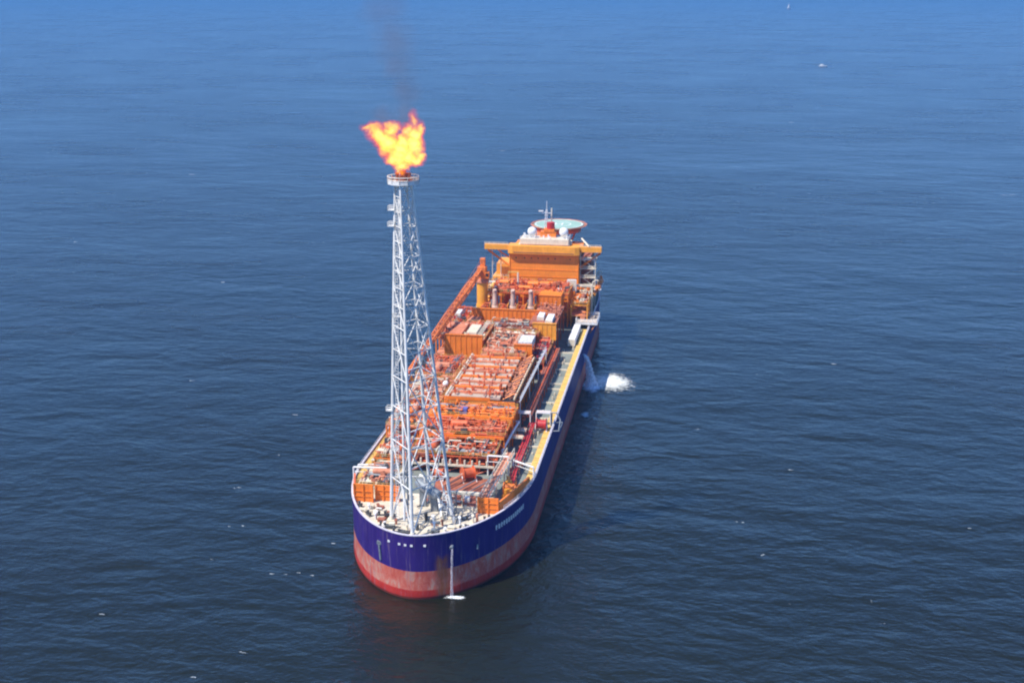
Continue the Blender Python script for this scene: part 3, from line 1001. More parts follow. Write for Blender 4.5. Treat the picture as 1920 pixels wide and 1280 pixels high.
# ------------------------------------------------------------------ deck equipment generators
def module(label, x0, x1, y0, y1, zt, seed, deck='salmon', frame='orange', p1='redorange', p2='cream', np=26, nv=18, base=DZ, lev=None, cover=0.75, vess=2, name='process_module', cat='process module', group=None, rail=True, front=None, vmat='salmon'):
    rnd = random.Random(seed)
    cx, cy = (x0 + x1) / 2, (y0 + y1) / 2
    t = thing(name, label, cat, (cx, cy, base), 0, group)
    X0, X1, Y0, Y1, H = x0 - cx, x1 - cx, y0 - cy, y1 - cy, zt - base
    nx = max(1, round((x1 - x0) / 5)); ny = max(1, round((y1 - y0) / 6))
    lev = lev or [H * 0.5, H]
    m = MB()
    for i in range(nx + 1):
        for j in range(ny + 1):
            x = X0 + .3 + (X1 - X0 - .6) * i / nx; y = Y0 + .3 + (Y1 - Y0 - .6) * j / ny
            m.box(x - .22, x + .22, y - .22, y + .22, 0, H - .35)
    for z in lev:
        for i in range(nx + 1):
            x = X0 + .3 + (X1 - X0 - .6) * i / nx
            m.box(x - .15, x + .15, Y0, Y1, z - .5, z - .12)
        for j in range(ny + 1):
            y = Y0 + .3 + (Y1 - Y0 - .6) * j / ny
            m.box(X0, X1, y - .14, y + .14, z - .49, z - .13)
    for i in range(nx):
        if rnd.random() < 0.7:
            xa = X0 + .3 + (X1 - X0 - .6) * i / nx; xb = X0 + .3 + (X1 - X0 - .6) * (i + 1) / nx
            m.bar((xa, Y0 + .2, 0.2), (xb, Y0 + .2, lev[0] - .5), 0.2)
    m.build('frame', M[frame], t)
    for z in lev:
        m = MB()
        for i in range(nx):
            for j in range(ny * 2):
                if rnd.random() < cover:
                    xa = X0 + (X1 - X0) * i / nx; xb = X0 + (X1 - X0) * (i + 1) / nx
                    ya = Y0 + (Y1 - Y0) * j / (ny * 2); yb = Y0 + (Y1 - Y0) * (j + 1) / (ny * 2)
                    m.box(xa + .03, xb - .03, ya + .03, yb - .03, z - .11, z)
        if m.v:
            m.build('deck_plate', M[deck], t)
    m = MB()
    pipework(m, rnd, X0 + .5, X1 - .5, Y0 + .3, Y1 - .5, 0.8, H - .8, np)
    pipework(m, rnd, X0 + .5, X1 - .5, Y0 + .3, Y1 - .5, H + .3, H + 1.6, np)
    valves(m, rnd, X0 + .5, X1 - .5, Y0 + .5, Y1 - .5, H, nv)
    m.build('pipework', M[p1], t)
    m = MB()
    pipework(m, rnd, X0 + .5, X1 - .5, Y0 + .3, Y1 - .5, H + .3, H + 1.9, np // 3, 0.1, 0.25)
    valves(m, rnd, X0 + .5, X1 - .5, Y0 + .5, Y1 - .5, H, nv // 3)
    m.build('pipework', M[p2], t)
    m = MB()
    for _ in range(max(2, nv // 4)):
        x = rnd.uniform(X0 + 1, X1 - 1); y = rnd.uniform(Y0 + 1, Y1 - 1); a = rnd.uniform(.4, 1.1); b = rnd.uniform(.3, .8)
        m.box(x - a, x + a, y - b, y + b, H + 0.004, H + rnd.uniform(.7, 1.6))
    m.build('equipment_skid', M['darkgrey'], t)
    m = MB()
    yy = rnd.uniform(Y0 + 1.5, max(Y0 + 1.6, Y1 - 3))
    for q in range(4):
        m.cyl((X0 + .4, yy + q * .55, H + .75), (X1 - .4, yy + q * .55, H + .75), .17, 8)
    xx = rnd.uniform(X0 + 1.5, X1 - 2.5)
    for q in range(3):
        m.cyl((xx + q * .6, Y0 + .4, H + 1.25), (xx + q * .6, Y1 - .4, H + 1.25), .19, 8)
    m.build('insulated_lines', M['steel' if seed % 2 else p2], t)
    for k in range(vess):
        m = MB()
        L = rnd.uniform(3, 5.5); r = rnd.uniform(.7, 1.15)
        x = rnd.uniform(X0 + 2, X1 - 2); y = rnd.uniform(Y0 + 3.5, Y1 - 3.5)
        if rnd.random() < 0.5:
            hx = min(L / 2, X1 - 1 - abs(x)); m.vessel((x - hx, y, H + r + .4), (x + hx, y, H + r + .4), r)
        else:
            m.vessel((x, y - L / 2, H + r + .4), (x, y + L / 2, H + r + .4), r)
        m.box(x - .5, x + .5, y - .6, y + .6, H, H + .6)
        m.build('vessel', M[vmat], t)
    if rail:
        m = MB()
        m.rail([(X0 + .1, Y0 + .1, H), (X1 - .1, Y0 + .1, H), (X1 - .1, Y1 - .1, H), (X0 + .1, Y1 - .1, H)], 1.1, 2.4, 0.055, True)
        m.build('handrail', M['yellow'], t)
    return t, (X0, X1, Y0, Y1, H), rnd

# --- bow area behind the breakwaters
t, b, r = module('low red pipe skid on the starboard bow deck behind the breakwater', -24, -13.5, 27, 44, 19.6, 11, 'cream', 'cream', 'salmon', 'cream', 14, 14, cover=.5, vess=1, lev=[2.6], name='pipe_skid', cat='pipe skid')
module('low orange skid on the starboard deck between the bow skid and the salmon module', -24.5, -14, 47, 62, 20.2, 12, 'salmon', 'orange', 'redorange', 'cream', 22, 20, cover=.5, vess=1, lev=[3.2], name='pipe_skid', cat='pipe skid', vmat='orange')
# open deck with slanting pipes
def slanting_pipes():
    t = thing('flexible_pipes', 'slanting pinkish pipes crossing the dark open well behind the cream beam', 'pipes', (4, 32, DZ))
    rnd = random.Random(21)
    for mt, n in (('salmon', 3), ('brown', 2), ('steel', 3)):
        m = MB()
        for k in range(n):
            x = rnd.uniform(-6, 5); y = rnd.uniform(-7, 4)
            z0 = rnd.uniform(.6, 2.2)
            m.path([(x, y, 0), (x, y, z0), (x + 4.5, y + 7, z0 + .8), (x + 5.5, y + 9, z0 + .8)], rnd.uniform(.14, .28), 8)
        m.build('pipe', M[mt], t)
    m = MB()
    m.box(-7.5, 7.5, -8.5, 11, 0.0, 0.12)
    m.build('well_floor', M['brown'], t)
slanting_pipes()
def cable_reel(label, x, y, z, r, wd, mat, rz=0):
    t = thing('hose_reel', label, 'reel', (x, y, z), rz)
    m = MB(); m.cyl((-wd / 2, 0, r + .3), (wd / 2, 0, r + .3), r * .72, 20)
    m.build('wound_hose', M[mat], t)
    for s in (-1, 1):
        m = MB(); m.cyl((s * wd / 2, 0, r + .3), (s * (wd / 2 + .2), 0, r + .3), r, 20)
        m.build('flange', M[mat], t)
    m = MB()
    for s in (-1, 1):
        xx = s * (wd / 2 + .4)
        m.bar((xx, -r, 0), (xx, 0, r + .3), .25); m.bar((xx, r, 0), (xx, 0, r + .3), .25)
    m.build('stand', M['white'], t)
cable_reel('red hose reel hanging at the port deck edge under white bars', 21.2, 84, DZ + .5, 2.0, 2.8, 'red', 0.0)
cable_reel('red orange winch drum amid pipes behind the dark well', 5.5, 41.5, DZ, 2.0, 3.2, 'redorange', 0.5)
cable_reel('orange winch drum left of the other one, behind the tower leg', -3.0, 41.0, DZ, 1.7, 2.6, 'redorange', -0.2)

# yellow orange deck machine at the port bow
def bow_machine():
    t = thing('mooring_winch', 'yellow orange mooring winch beside the port bow side wall', 'winch', (19.0, 33.5, DZ))
    m = MB(); m.box(-1.9, 1.6, -3, 3.4, 0, .6); m.box(-1.6, .2, 1, 3, .6, 3.0); m.box(-1.2, 1.2, -2.8, -1.6, .6, 2.4)
    m.build('base', M['yelloworange'], t)
    m = MB(); m.cyl((-1.4, -.4, 2.0), (1.6, -.4, 2.0), 1.3, 16); m.cyl((-1.7, -.4, 2.0), (-1.4, -.4, 2.0), 1.8, 16); m.cyl((1.6, -.4, 2.0), (1.9, -.4, 2.0), 1.8, 16)
    m.build('drum', M['orange'], t)
    m = MB(); m.cyl((-.6, 2, 3.0), (-.6, 2, 4.6), .35, 8); m.box(.4, 1.4, 1.4, 2.6, .6, 2)
    m.build('motor', M['yellow'], t)
bow_machine()
def offloading_boom():
    t = thing('offloading_walkway', 'cream lattice walkway slanting back along the port bow deck', 'walkway', (13.8, 20.6, DZ))
    a = Vector((0, 0, 3.2)); b = Vector((2.6, 31, 5.2))
    m = MB()
    for s in (-1.1, 1.1):
        o = Vector((s, 0, 0))
        m.bar(a + o, b + o, .35); m.bar(a + o + Vector((0, 0, 1.6)), b + o + Vector((0, 0, 1.6)), .22)
        for k in range(14):
            p = a.lerp(b, k / 13) + o
            m.bar(p, p + Vector((0, 0, 1.6)), .16)
    m.build('lattice', M['cream'], t)
    m = MB()
    vs = [a + Vector((-1, 0, .2)), a + Vector((1, 0, .2)), b + Vector((1, 0, .2)), b + Vector((-1, 0, .2))]
    m.add(vs + [v - Vector((0, 0, .1)) for v in vs], [(0, 1, 2, 3), (7, 6, 5, 4), (0, 4, 5, 1), (1, 5, 6, 2), (2, 6, 7, 3), (3, 7, 4, 0)])
    m.build('walkway_floor', M['salmon'], t)
    m = MB()
    for k in (.05, .35, .65, .95):
        p = a.lerp(b, k)
        m.box(p.x - .9, p.x - .6, p.y - .2, p.y + .2, 0, p.z); m.box(p.x + .6, p.x + .9, p.y - .2, p.y + .2, 0, p.z)
    m.build('trestle', M['cream'], t)
offloading_boom()

# --- modules from bow to stern
M1, b1, r1 = module('lowest pipe module nearest the bow, crowded with red and rusty pipes', -13, 12.5, 46, 58, 22.6, 31, 'brown', 'redorange', 'redorange', 'cream', 44, 40, cover=.55, vess=1, lev=[2.6, 5.6], vmat='redorange')
M2, b2, r2 = module('second pipe module from the bow, an orange block topped with dense red pipes', -13, 13.5, 58.3, 70, 24.5, 32, 'redorange', 'orange', 'redorange', 'salmon', 50, 46, cover=.7, vess=1, lev=[4, 7.5], vmat='redorange')
M3, b3, r3 = module('orange fronted module with a dark gap just below the cooler deck', -13, 14.2, 70.3, 81, 26.2, 33, 'orange', 'orange', 'orange', 'salmon', 40, 26, cover=.85, vess=1, lev=[4.5, 9.2], vmat='orange')
def extra_rows():
    # row of short white vents at the front of the first module, dark openings
    for k in range(11):
        x = -11.5 + k * 2.2
        m = MB(); m.cyl((x, -6.2, 3.0), (x, -6.2, 4.4), .3, 8)
        m.build('vent', M['cream'], M1)
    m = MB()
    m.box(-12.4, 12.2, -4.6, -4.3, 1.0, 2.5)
    m.build('painted_shade_panel', M['black'], M1)  # black box paints the shade inside the module openings
    m = MB()
    m.box(-12.8, 12.6, -6.5, -6.1, 2.4, 3.0)
    m.build('front_girder', M['cream'], M1)
    m = MB()
    for k in range(5):
        x = -11.5 + k * 5.0
        m.bar((x, -6.1, 4.0), (x + 2.2, -6.1, 7.0), .3); m.bar((x + 4.4, -6.1, 4.0), (x + 2.2, -6.1, 7.0), .3)
    m.box(-13, 13, -6.15, -5.8, 6.6, 7.4)
    m.build('front_truss', M['orange'], M2)
    m = MB(); m.box(-13.3, 13.3, -5.7, -5.2, 6.4, 9.3)
    m.build('front_wall', M['orange'], M3)
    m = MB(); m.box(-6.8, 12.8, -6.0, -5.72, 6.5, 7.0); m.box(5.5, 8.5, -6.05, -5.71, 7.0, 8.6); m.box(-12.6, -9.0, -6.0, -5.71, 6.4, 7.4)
    m.build('painted_shade_gap', M['black'], M3)  # gap shade painted as black boxes on the front wall
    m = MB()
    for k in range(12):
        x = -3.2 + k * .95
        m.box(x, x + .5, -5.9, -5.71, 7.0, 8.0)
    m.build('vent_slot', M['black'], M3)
    m = MB(); m.box(-3.6, -1.4, -3.9, -1.6, 9.2, 11.0)
    m.build('covered_crate', M['blueish'], M3, 'purple blue covered crate on the module top')
extra_rows()

# cooler bank with striped slats
def cooler():
    x0, x1, y0, y1, zt = -10.6, 12.6, 84, 130, 27.6
    cx, cy = (x0 + x1) / 2, (y0 + y1) / 2
    t = thing('cooler_bank', 'large striped grey and orange cooler bank in the middle of the deck', 'cooler bank', (cx, cy, DZ))
    H = zt - DZ; X0, X1, Y0, Y1 = x0 - cx, x1 - cx, y0 - cy, y1 - cy
    m = MB()
    for i in range(6):
        for j in range(9):
            x = X0 + .4 + (X1 - X0 - .8) * i / 5; y = Y0 + .4 + (Y1 - Y0 - .8) * j / 8
            m.box(x - .25, x + .25, y - .25, y + .25, 0, H - 1.4)
    for z in (H * .4, H - 1.0):
        m.box(X0, X1, Y0, Y1, z - .4, z - .15)
    m.build('frame', M['orange'], t)
    m = MB(); m.box(X0, X1, Y0 - .3, Y0 - .004, H - 2.3, H - .9); m.box(X0, X1 - 8, Y0 - .5, Y0 - .31, H - .9, H + .3)
    m.build('front_girder', M['orange'], t)
    n = 8; w_ = (Y1 - Y0 - 1) / n
    for k in range(n):
        ya = Y0 + .5 + k * w_
        m = MB()
        m.box(X0 + 2.2, X1 - 5.0, ya + .1, ya + w_ * .52, H - .6, H + .15)
        m.build('cooler_panel', M['coolergrey'], t)
        m = MB()
        m.box(X0 + 1.6, X1 - 4.6, ya + w_ * .54, ya + w_ * .72, H - .6, H + .75)
        m.build('header_beam', M['orange' if k % 2 else 'salmon'], t)
        m = MB()
        m.box(X0 + 2.0, X1 - 4.8, ya + w_ * .75, ya + w_ * .97, H - .6, H + .3)
        for q in range(8):
            xx = X0 + 2.4 + q * (X1 - X0 - 7.6) / 7
            m.cyl((xx, ya + w_ * .86, H + .3), (xx, ya + w_ * .86, H + .55), .3, 8)
        m.build('fan_row', M['salmon'], t)
    rk = random.Random(61)
    m = MB(); valves(m, rk, X0 + 1.8, X1 - 4.6, Y0 + .6, Y1 - .6, H + .2, 46); pipework(m, rk, X0 + 1.8, X1 - 4.4, Y0 + .5, Y1 - .5, H + .4, H + 1.5, 34, .08, .2)
    m.build('pipework', M['redorange'], t)
    m = MB(); valves(m, rk, X1 - 4.2, X1 - .4, Y0 + .6, Y1 - .6, H - .9, 40); valves(m, rk, X0 + .2, X0 + 1.6, Y0 + .6, Y1 - .6, H - .6, 30)
    m.build('valve_bank', M['salmon'], t)
    m = MB(); m.box(1.3, 1.7, Y0, Y1, H + .8, H + .95)
    m.build('centre_walkway', M['brown'], t)
    # diagonal strut ladder on the port side
    for k in range(15):
        y = Y0 + 1.5 + k * 3.05
        m = MB(); m.bar((X1 - 4.2, y, H - .6), (X1 - .6, y + 1.2, H + 1.2), .3)
        m.build('strut', M['salmon' if k % 2 else 'orange'], t)
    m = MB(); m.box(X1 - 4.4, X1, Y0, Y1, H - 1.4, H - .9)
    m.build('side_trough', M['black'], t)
    m = MB(); m.cyl((X1 - .3, Y0, H + .2), (X1 - .3, Y1, H + .2), .3, 8)
    m.cyl((X0 + .6, Y0, H + .4), (X0 + .6, Y1, H + .4), .4, 8); m.cyl((X0 + 1.2, Y0, H + .1), (X0 + 1.2, Y1, H + .1), .25, 8)
    m.build('manifold_pipe', M['cream'], t)
    m = MB(); m.rail([(X0, Y0, H - .4), (X0, Y1, H - .4)], 1.1, 2.2, .06); m.rail([(X1, Y0, H - .4), (X1, Y1, H - .4)], 1.1, 2.2, .06)
    m.build('handrail', M['yelloworange'], t)
cooler()

# starboard modules left of the cooler bank
module('salmon pipe module on the starboard side, behind the upper lattice of the tower foot', -25.0, -12.6, 64, 82, 24.0, 41, 'salmon', 'orange', 'orange', 'cream', 24, 26, cover=.6)
module('starboard pipe module beside the front half of the cooler bank', -25.0, -11.6, 84, 105, 26.0, 42, 'salmon', 'redorange', 'salmon', 'cream', 34, 36, cover=.8, vess=2)
module('starboard pipe module beside the rear half of the cooler bank', -25.6, -11.6, 106, 128, 27.0, 43, 'salmon', 'orange', 'redorange', 'salmon', 34, 36, cover=.8, vess=2)
t, b, r = module('salmon decked module between the two orange walls amidships', -8.0, 8.5, 134, 166, 26.6, 44, 'salmon', 'redorange', 'salmon', 'cream', 40, 40, cover=.95, vess=2)
m = MB()
for k in range(6):
    m.box(-4.5, 7.6, -15.5 + k * 3.6, -14.9 + k * 3.6, b[4] + .02, b[4] + .9)
m.build('header_beam', M['salmon'], t)
module('dim red pipe module just in front of the long orange wall', -12, 9, 167, 184, 26.0, 45, 'brown', 'redorange', 'brown', 'cream', 34, 34, cover=.8, vess=1)
module('tall starboard module carrying the cream roofed cabin', -27.0, -8.6, 144.6, 168, 29.0, 46, 'salmon', 'orange', 'redorange', 'cream', 20, 14, cover=.9, vess=0)

def walls():
    def wall(label, x0, x1, y, z0, z1, mat='orange', th=.6, ribs=True, y1=None):
        t = thing('blast_wall', label, 'wall', ((x0 + x1) / 2, y, z0))
        h = (x1 - x0) / 2
        m = MB(); m.box(-h, h, 0, th if y1 is None else y1 - y, 0, z1 - z0)
        m.build('panel', M[mat], t)
        m = MB()
        n = int(2 * h / 1.8)
        for i in range(n + 1):
            x = -h + (2 * h - .2) * i / n
            m.box(x, x + .2, -.18, -.003, 0, z1 - z0)
        m.box(-h - .1, h + .1, -.25, th, z1 - z0 + .003, z1 - z0 + .25)
        m.build('stiffener', M[mat], t)
        return t
    wall('bright orange wall on the starboard side below the cream roof', -23.2, -8.9, 143.4, 21.5, 31.0)
    wall('small bright orange wall beside the port end of the cooler bank', 3.6, 10.3, 139.0, 21.0, 29.6)
    wall('long orange wall across the deck in front of the grey stacks', -20.5, 10.2, 184.6, 24.0, 30.4, 'orange')
    wall('orange wall block at the port end of the long wall, below the white containers', 6.0, 15.2, 171.0, 22.5, 29.0, 'yelloworange')
    wall('orange machinery house front behind the twin white containers', 4.0, 13.2, 203.4, 25.0, 32.0, 'orange', y1=214)
walls()

def container(label, x0, x1, y0, y1, z0, z1, mat='white', group=None, rz=0):
    cx, cy = (x0 + x1) / 2, (y0 + y1) / 2
    t = thing('container', label, 'container', (cx, cy, z0), rz, group)
    a, b, h = (x1 - x0) / 2, (y1 - y0) / 2, z1 - z0
    m = MB(); m.box(-a, a, -b, b, 0, h)
    m.build('shell', M[mat], t)
    m = MB()
    n = max(3, int(2 * b / .6))
    for i in range(n):
        y = -b + .1 + (2 * b - .3) * i / (n - 1)
        m.box(-a - .06, -a - .002, y, y + .15, .1, h - .1); m.box(a + .002, a + .06, y, y + .15, .1, h - .1)
        m.box(-a + .1, a - .1, y, y + .15, h + .002, h + .06)
    for sx in (-1, 1):
        m.box(sx * a - .1, sx * a + .1, -b - .08, -b - .002, 0, h)
    m.build('corrugation', M[mat], t)
    m = MB(); m.box(-a + .15, -.03, -b - .06, -b - .003, .15, h - .15); m.box(.03, a - .15, -b - .06, -b - .003, .15, h - .15)
    m.build('end_door', M[mat if mat != 'white' else 'cream'], t)
    return t
container('starboard of two white containers side by side near the stacks', 7.0, 9.4, 177, 184, 28.6, 30.2)
container('port of two white containers side by side near the stacks', 10.8, 13.4, 172, 181.5, 28.6, 30.2)
for x0, x1, y0, y1 in ((4.4, 15.0, 171.8, 201),):
    t = thing('support_deck', 'orange support deck under the twin white containers', 'deck frame', ((x0 + x1) / 2, (y0 + y1) / 2, DZ))
    m = MB(); a = (x1 - x0) / 2; b_ = (y1 - y0) / 2
    m.box(-a, a, -b_, b_, 11.0, 11.58)
    m.build('plate', M['brown'], t)
    m = MB(); rq = random.Random(8); valves(m, rq, -a + .6, a - .6, -b_ + 11, b_ - .6, 11.58, 22); pipework(m, rq, -a + .6, a - .6, -b_ + 11, b_ - .6, 11.8, 13.2, 14)
    m.build('pipework', M['salmon'], t)
    m = MB()
    for sx in (-1, 1):
        for q in range(4):
            y = -b_ + .4 + q * (2 * b_ - .8) / 3
            m.box(sx * (a - .4) - .25, sx * (a - .4) + .25, y - .25, y + .25, 0, 11.0)
    m.build('column', M['redorange'], t)
container('cream roofed cabin on top of the starboard orange module', -15.6, -11.8, 147, 158, 29.3, 31.2, 'cream')
container('flat salmon grey cabin left of the cream roofed one', -22.8, -17.2, 146.5, 162, 29.3, 30.8, 'salmon')
container('grey white tarpaulin covered box near the port small orange wall', 4.8, 9.8, 141.5, 151, 27.4, 29.9, 'cooler')
container('long white container on the port side deck by the yellow strip', 18.9, 21.6, 180.5, 203, DZ + .6, DZ + 3.4, 'white')
container('pinkish white box high beside the crane boom', -28.4, -25.2, 183, 189, 26.6, 28.6, 'white')
module('red orange module on the starboard edge below the pinkish box', -28.4, -22.0, 171, 198, 26.2, 47, 'redorange', 'redorange', 'redorange', 'red', 18, 14, cover=.95, vess=0)
def sloped_roof():
    t = thing('walkway_ramp', 'salmon ramp running from the crane foot towards the cream roof', 'ramp', (-19.5, 176, DZ))
    m = MB(); m.prism([(-2.6, -8), (3.8, -8), (3.0, 9), (-1.2, 9)], 9.6, 10.2)
    m.build('ramp_plate', M['salmon'], t)
    m = MB()
    for x, y in ((-2, -7), (3, -7), (2.4, 8), (-.8, 8)):
        m.box(x - .2, x + .2, y - .2, y + .2, 0, 9.6)
    m.build('column', M['orange'], t)
sloped_roof()

# turbine stacks
def stack():
    t = thing('turbine_stack', 'x', 'exhaust stack', (0, 0, 0))
    m = MB(); m.box(-1.8, 1.8, -2.2, 3.5, 0, 3.2)
    m.build('housing', M['darkgrey'], t)
    m = MB(); m.cyl((0, 0, 3.2), (0, 0, 4.0), 1.6, 12, 1.0); m.cyl((0, 0, 4.0), (0, .6, 9.2), 1.0, 12, .85)
    m.cyl((0, .6, 9.2), (0, .2, 10.4), .95, 12, .8)
    m.build('stack_pipe', M['stackpaint'], t)
    m = MB(); m.cyl((1.6, 1.5, 3.2), (1.6, 1.5, 7.6), .45, 8); m.box(-1.7, -.9, .8, 3.2, 3.2, 5.6)
    m.build('silencer', M['steel'], t)
    m = MB()
    for s in (-1.9, 1.9):
        m.box(s - .1, s + .1, -2.1, 3.4, 0, 4.6)
    m.build('side_frame', M['yelloworange'], t)
    return t
stk = stack()
for i, (x, y, z, rz, lb) in enumerate(((-13.0, 194, 25.6, .1, 'leftmost of three cream exhaust stacks, next to the crane column'), (-5.6, 195, 25.6, 0, 'middle of three cream exhaust stacks behind the long orange wall'),
                                (1.8, 196, 25.6, -.12, 'rightmost of three cream exhaust stacks, beside the white containers'))):
    o = stk if i == 0 else copy_tree(stk)
    o.location = (x, y, z); o.rotation_euler = (R(-3 if i == 0 else 3 * i), 0, rz)
    o['label'] = lb; o['group'] = 'turbine exhaust stacks'
module('orange turbine deck carrying the three cream stacks', -20, 4.0, 187, 207, 25.6, 51, 'orange', 'orange', 'redorange', 'salmon', 60, 60, cover=.95, vess=1)
module('cluttered orange utility module between stacks and accommodation', -18, 15.5, 210, 231, 31.0, 52, 'redorange', 'orange', 'redorange', 'salmon', 80, 90, cover=.9, vess=4, vmat='orange')
module('yellow orange machinery block left under the starboard bridge wing', -24, -12.5, 214, 234, 30.0, 53, 'yelloworange', 'yellow', 'yelloworange', 'white', 20, 24, cover=.95, vess=1, vmat='yellow')
module('port side module of orange frames beneath the white beam', 16.2, 23.6, 212, 236, 26.5, 54, 'salmon', 'yelloworange', 'orange', 'cream', 24, 24, cover=.6, vess=1, vmat='brown')
module('narrow dark red pipe module on the port edge of the salmon deck', 9.0, 14.5, 141, 170, 22.4, 55, 'brown', 'redorange', 'red', 'salmon', 26, 24, cover=.9, vess=1, vmat='redorange')

def aft_bits():
    t = thing('white_cross_beam', 'long white beam crossing in front of the port accommodation', 'beam', (15.5, 228, DZ))
    m = MB(); m.box(-9, 8.6, -.5, .5, 13.4, 14.3); m.box(-9.0, -8.2, -.4, .4, 0, 13.4); m.box(7.9, 8.6, -.4, .4, 0, 13.4); m.box(1, 1.7, -.4, .4, 0, 13.4)
    m.build('beam', M['cream'], t)
    container('white block standing under the beam at the port house corner', 13.2, 17.0, 226.5, 227.3, 28.7, 33.6, 'white')
    for x, y, z0, z1, lab in ((-7.6, 222, 28.6, 37.0, 'pinkish white vent post left of the orange house front'),):
        t = thing('vent_post', lab, 'vent post', (x, y, z0))
        m = MB(); m.cyl((0, 0, 0), (0, 0, z1 - z0), .4, 10); m.cyl((0, 0, 0), (0, 0, 1.4), .9, 10, .5)
        m.build('post', M['cream'], t)
        m = MB(); m.box(-4.4, .3, -.2, .2, z1 - z0, z1 - z0 + .35); m.box(-4.4, -4.1, -.2, .2, 0, z1 - z0)
        m.build('goal_frame', M['yellow'], t)
    for x, h, lab in ((3.4, 4.0, 'left of two thin red posts before the orange house front'), (6.6, 3.4, 'right of two thin red posts before the orange house front')):
        t = thing('vent_post', lab, 'vent post', (x, 229, 28.6))
        m = MB(); m.cyl((0, 0, 0), (0, 0, h), .35, 8); m.cyl((0, 0, h), (0, 0, h + .4), .5, 8)
        m.build('post', M['redorange'], t)
    container('white rectangular tank house near the middle of the utility module', 9.6, 13.4, 214, 219, 28.8, 31.6, 'white')
    # side platform
    t = thing('boat_landing_platform', 'railed grey platform jutting out over the port side', 'platform', (23.4, 212, DZ))
    m = MB(); m.box(-4.5, 4.6, -4.5, 8, 2.6, 3.0)
    m.build('platform_floor', M['coolergrey'], t)
    m = MB(); m.rail([(-4.4, -4.4, 3), (4.5, -4.4, 3), (4.5, 7.9, 3), (-4.4, 7.9, 3)], 1.3, 1.6, .12, True); m.box(-4.5, 4.7, -4.7, -4.5, 2.2, 3.1); m.box(4.6, 4.8, -4.7, 8, 2.2, 3.1)
    m.build('rail', M['white'], t)
    m = MB()
    for y in (-4, 2, 7.6):
        m.bar((4.2, y, 2.6), (1.5, y, -1.6), .4)
    m.box(-3, -1, 0, 3, 3.0, 4.4)
    m.build('bracket', M['salmon'], t)
    # lifeboats
    def lifeboat():
        t = thing('lifeboat', 'x', 'lifeboat', (0, 0, 0))
        m = MB(); 
        n = 10; rings = []
        for i in range(n + 1):
            u = -1 + 2 * i / n; s = math.sqrt(max(0, 1 - abs(u) ** 2.6)); 
            rings.append([(1.5 * s * math.cos(a) , u * 4.4, 1.3 * (0.35 + .65 * s) * math.sin(a) * (1 if math.sin(a) < 0 else 1.1)) for a in [2 * math.pi * k / 12 for k in range(12)]])
        vs = [p for rg in rings for p in rg]
        fs = [(i * 12 + k, i * 12 + (k + 1) % 12, (i + 1) * 12 + (k + 1) % 12, (i + 1) * 12 + k) for i in range(n) for k in range(12)]
        fs += [tuple(range(12)), tuple(n * 12 + k for k in reversed(range(12)))]
        m.add(vs, fs, True)
        m.build('boat_hull', M['orange'], t)
        m = MB(); m.box(-.6, .6, 1.6, 3.0, 1.1, 2.0)
        m.build('cockpit', M['orange'], t)
        m = MB(); m.box(-1.56, 1.56, -3.9, 3.9, -.1, .08)
        m.build('fender', M['white'], t)
        return t
    lb = lifeboat()
    for i, (y, lab) in enumerate(((239.5, 'front one of two orange lifeboats hung on the port side aft'), (251, 'rear one of two orange lifeboats hung on the port side aft'))):
        o = lb if i == 0 else copy_tree(lb)
        o.location = (25.4, y, 27.4); o['label'] = lab; o['group'] = 'lifeboats on the port side'
        d = thing('davit', 'white curved davit holding the %s lifeboat' % ('front' if i == 0 else 'rear'), 'davit', (22.6, y, DZ), 0, 'lifeboat davits')
        for s in (-3.2, 3.2):
            m = MB(); m.path([(0, s, 0), (0, s, 11), (.8, s, 13.6), (2.2, s, 14.6), (3.2, s, 14.2)], .28, 6); m.cyl((2.8, s, 14.2), (2.8, s, 11.5), .08, 4)
            m.build('davit_arm', M['cream'], d)
        m = MB(); m.box(-.3, 2.0, -4.5, 4.5, 7.6, 8.0)
        m.build('cradle', M['yelloworange'], d)
aft_bits()

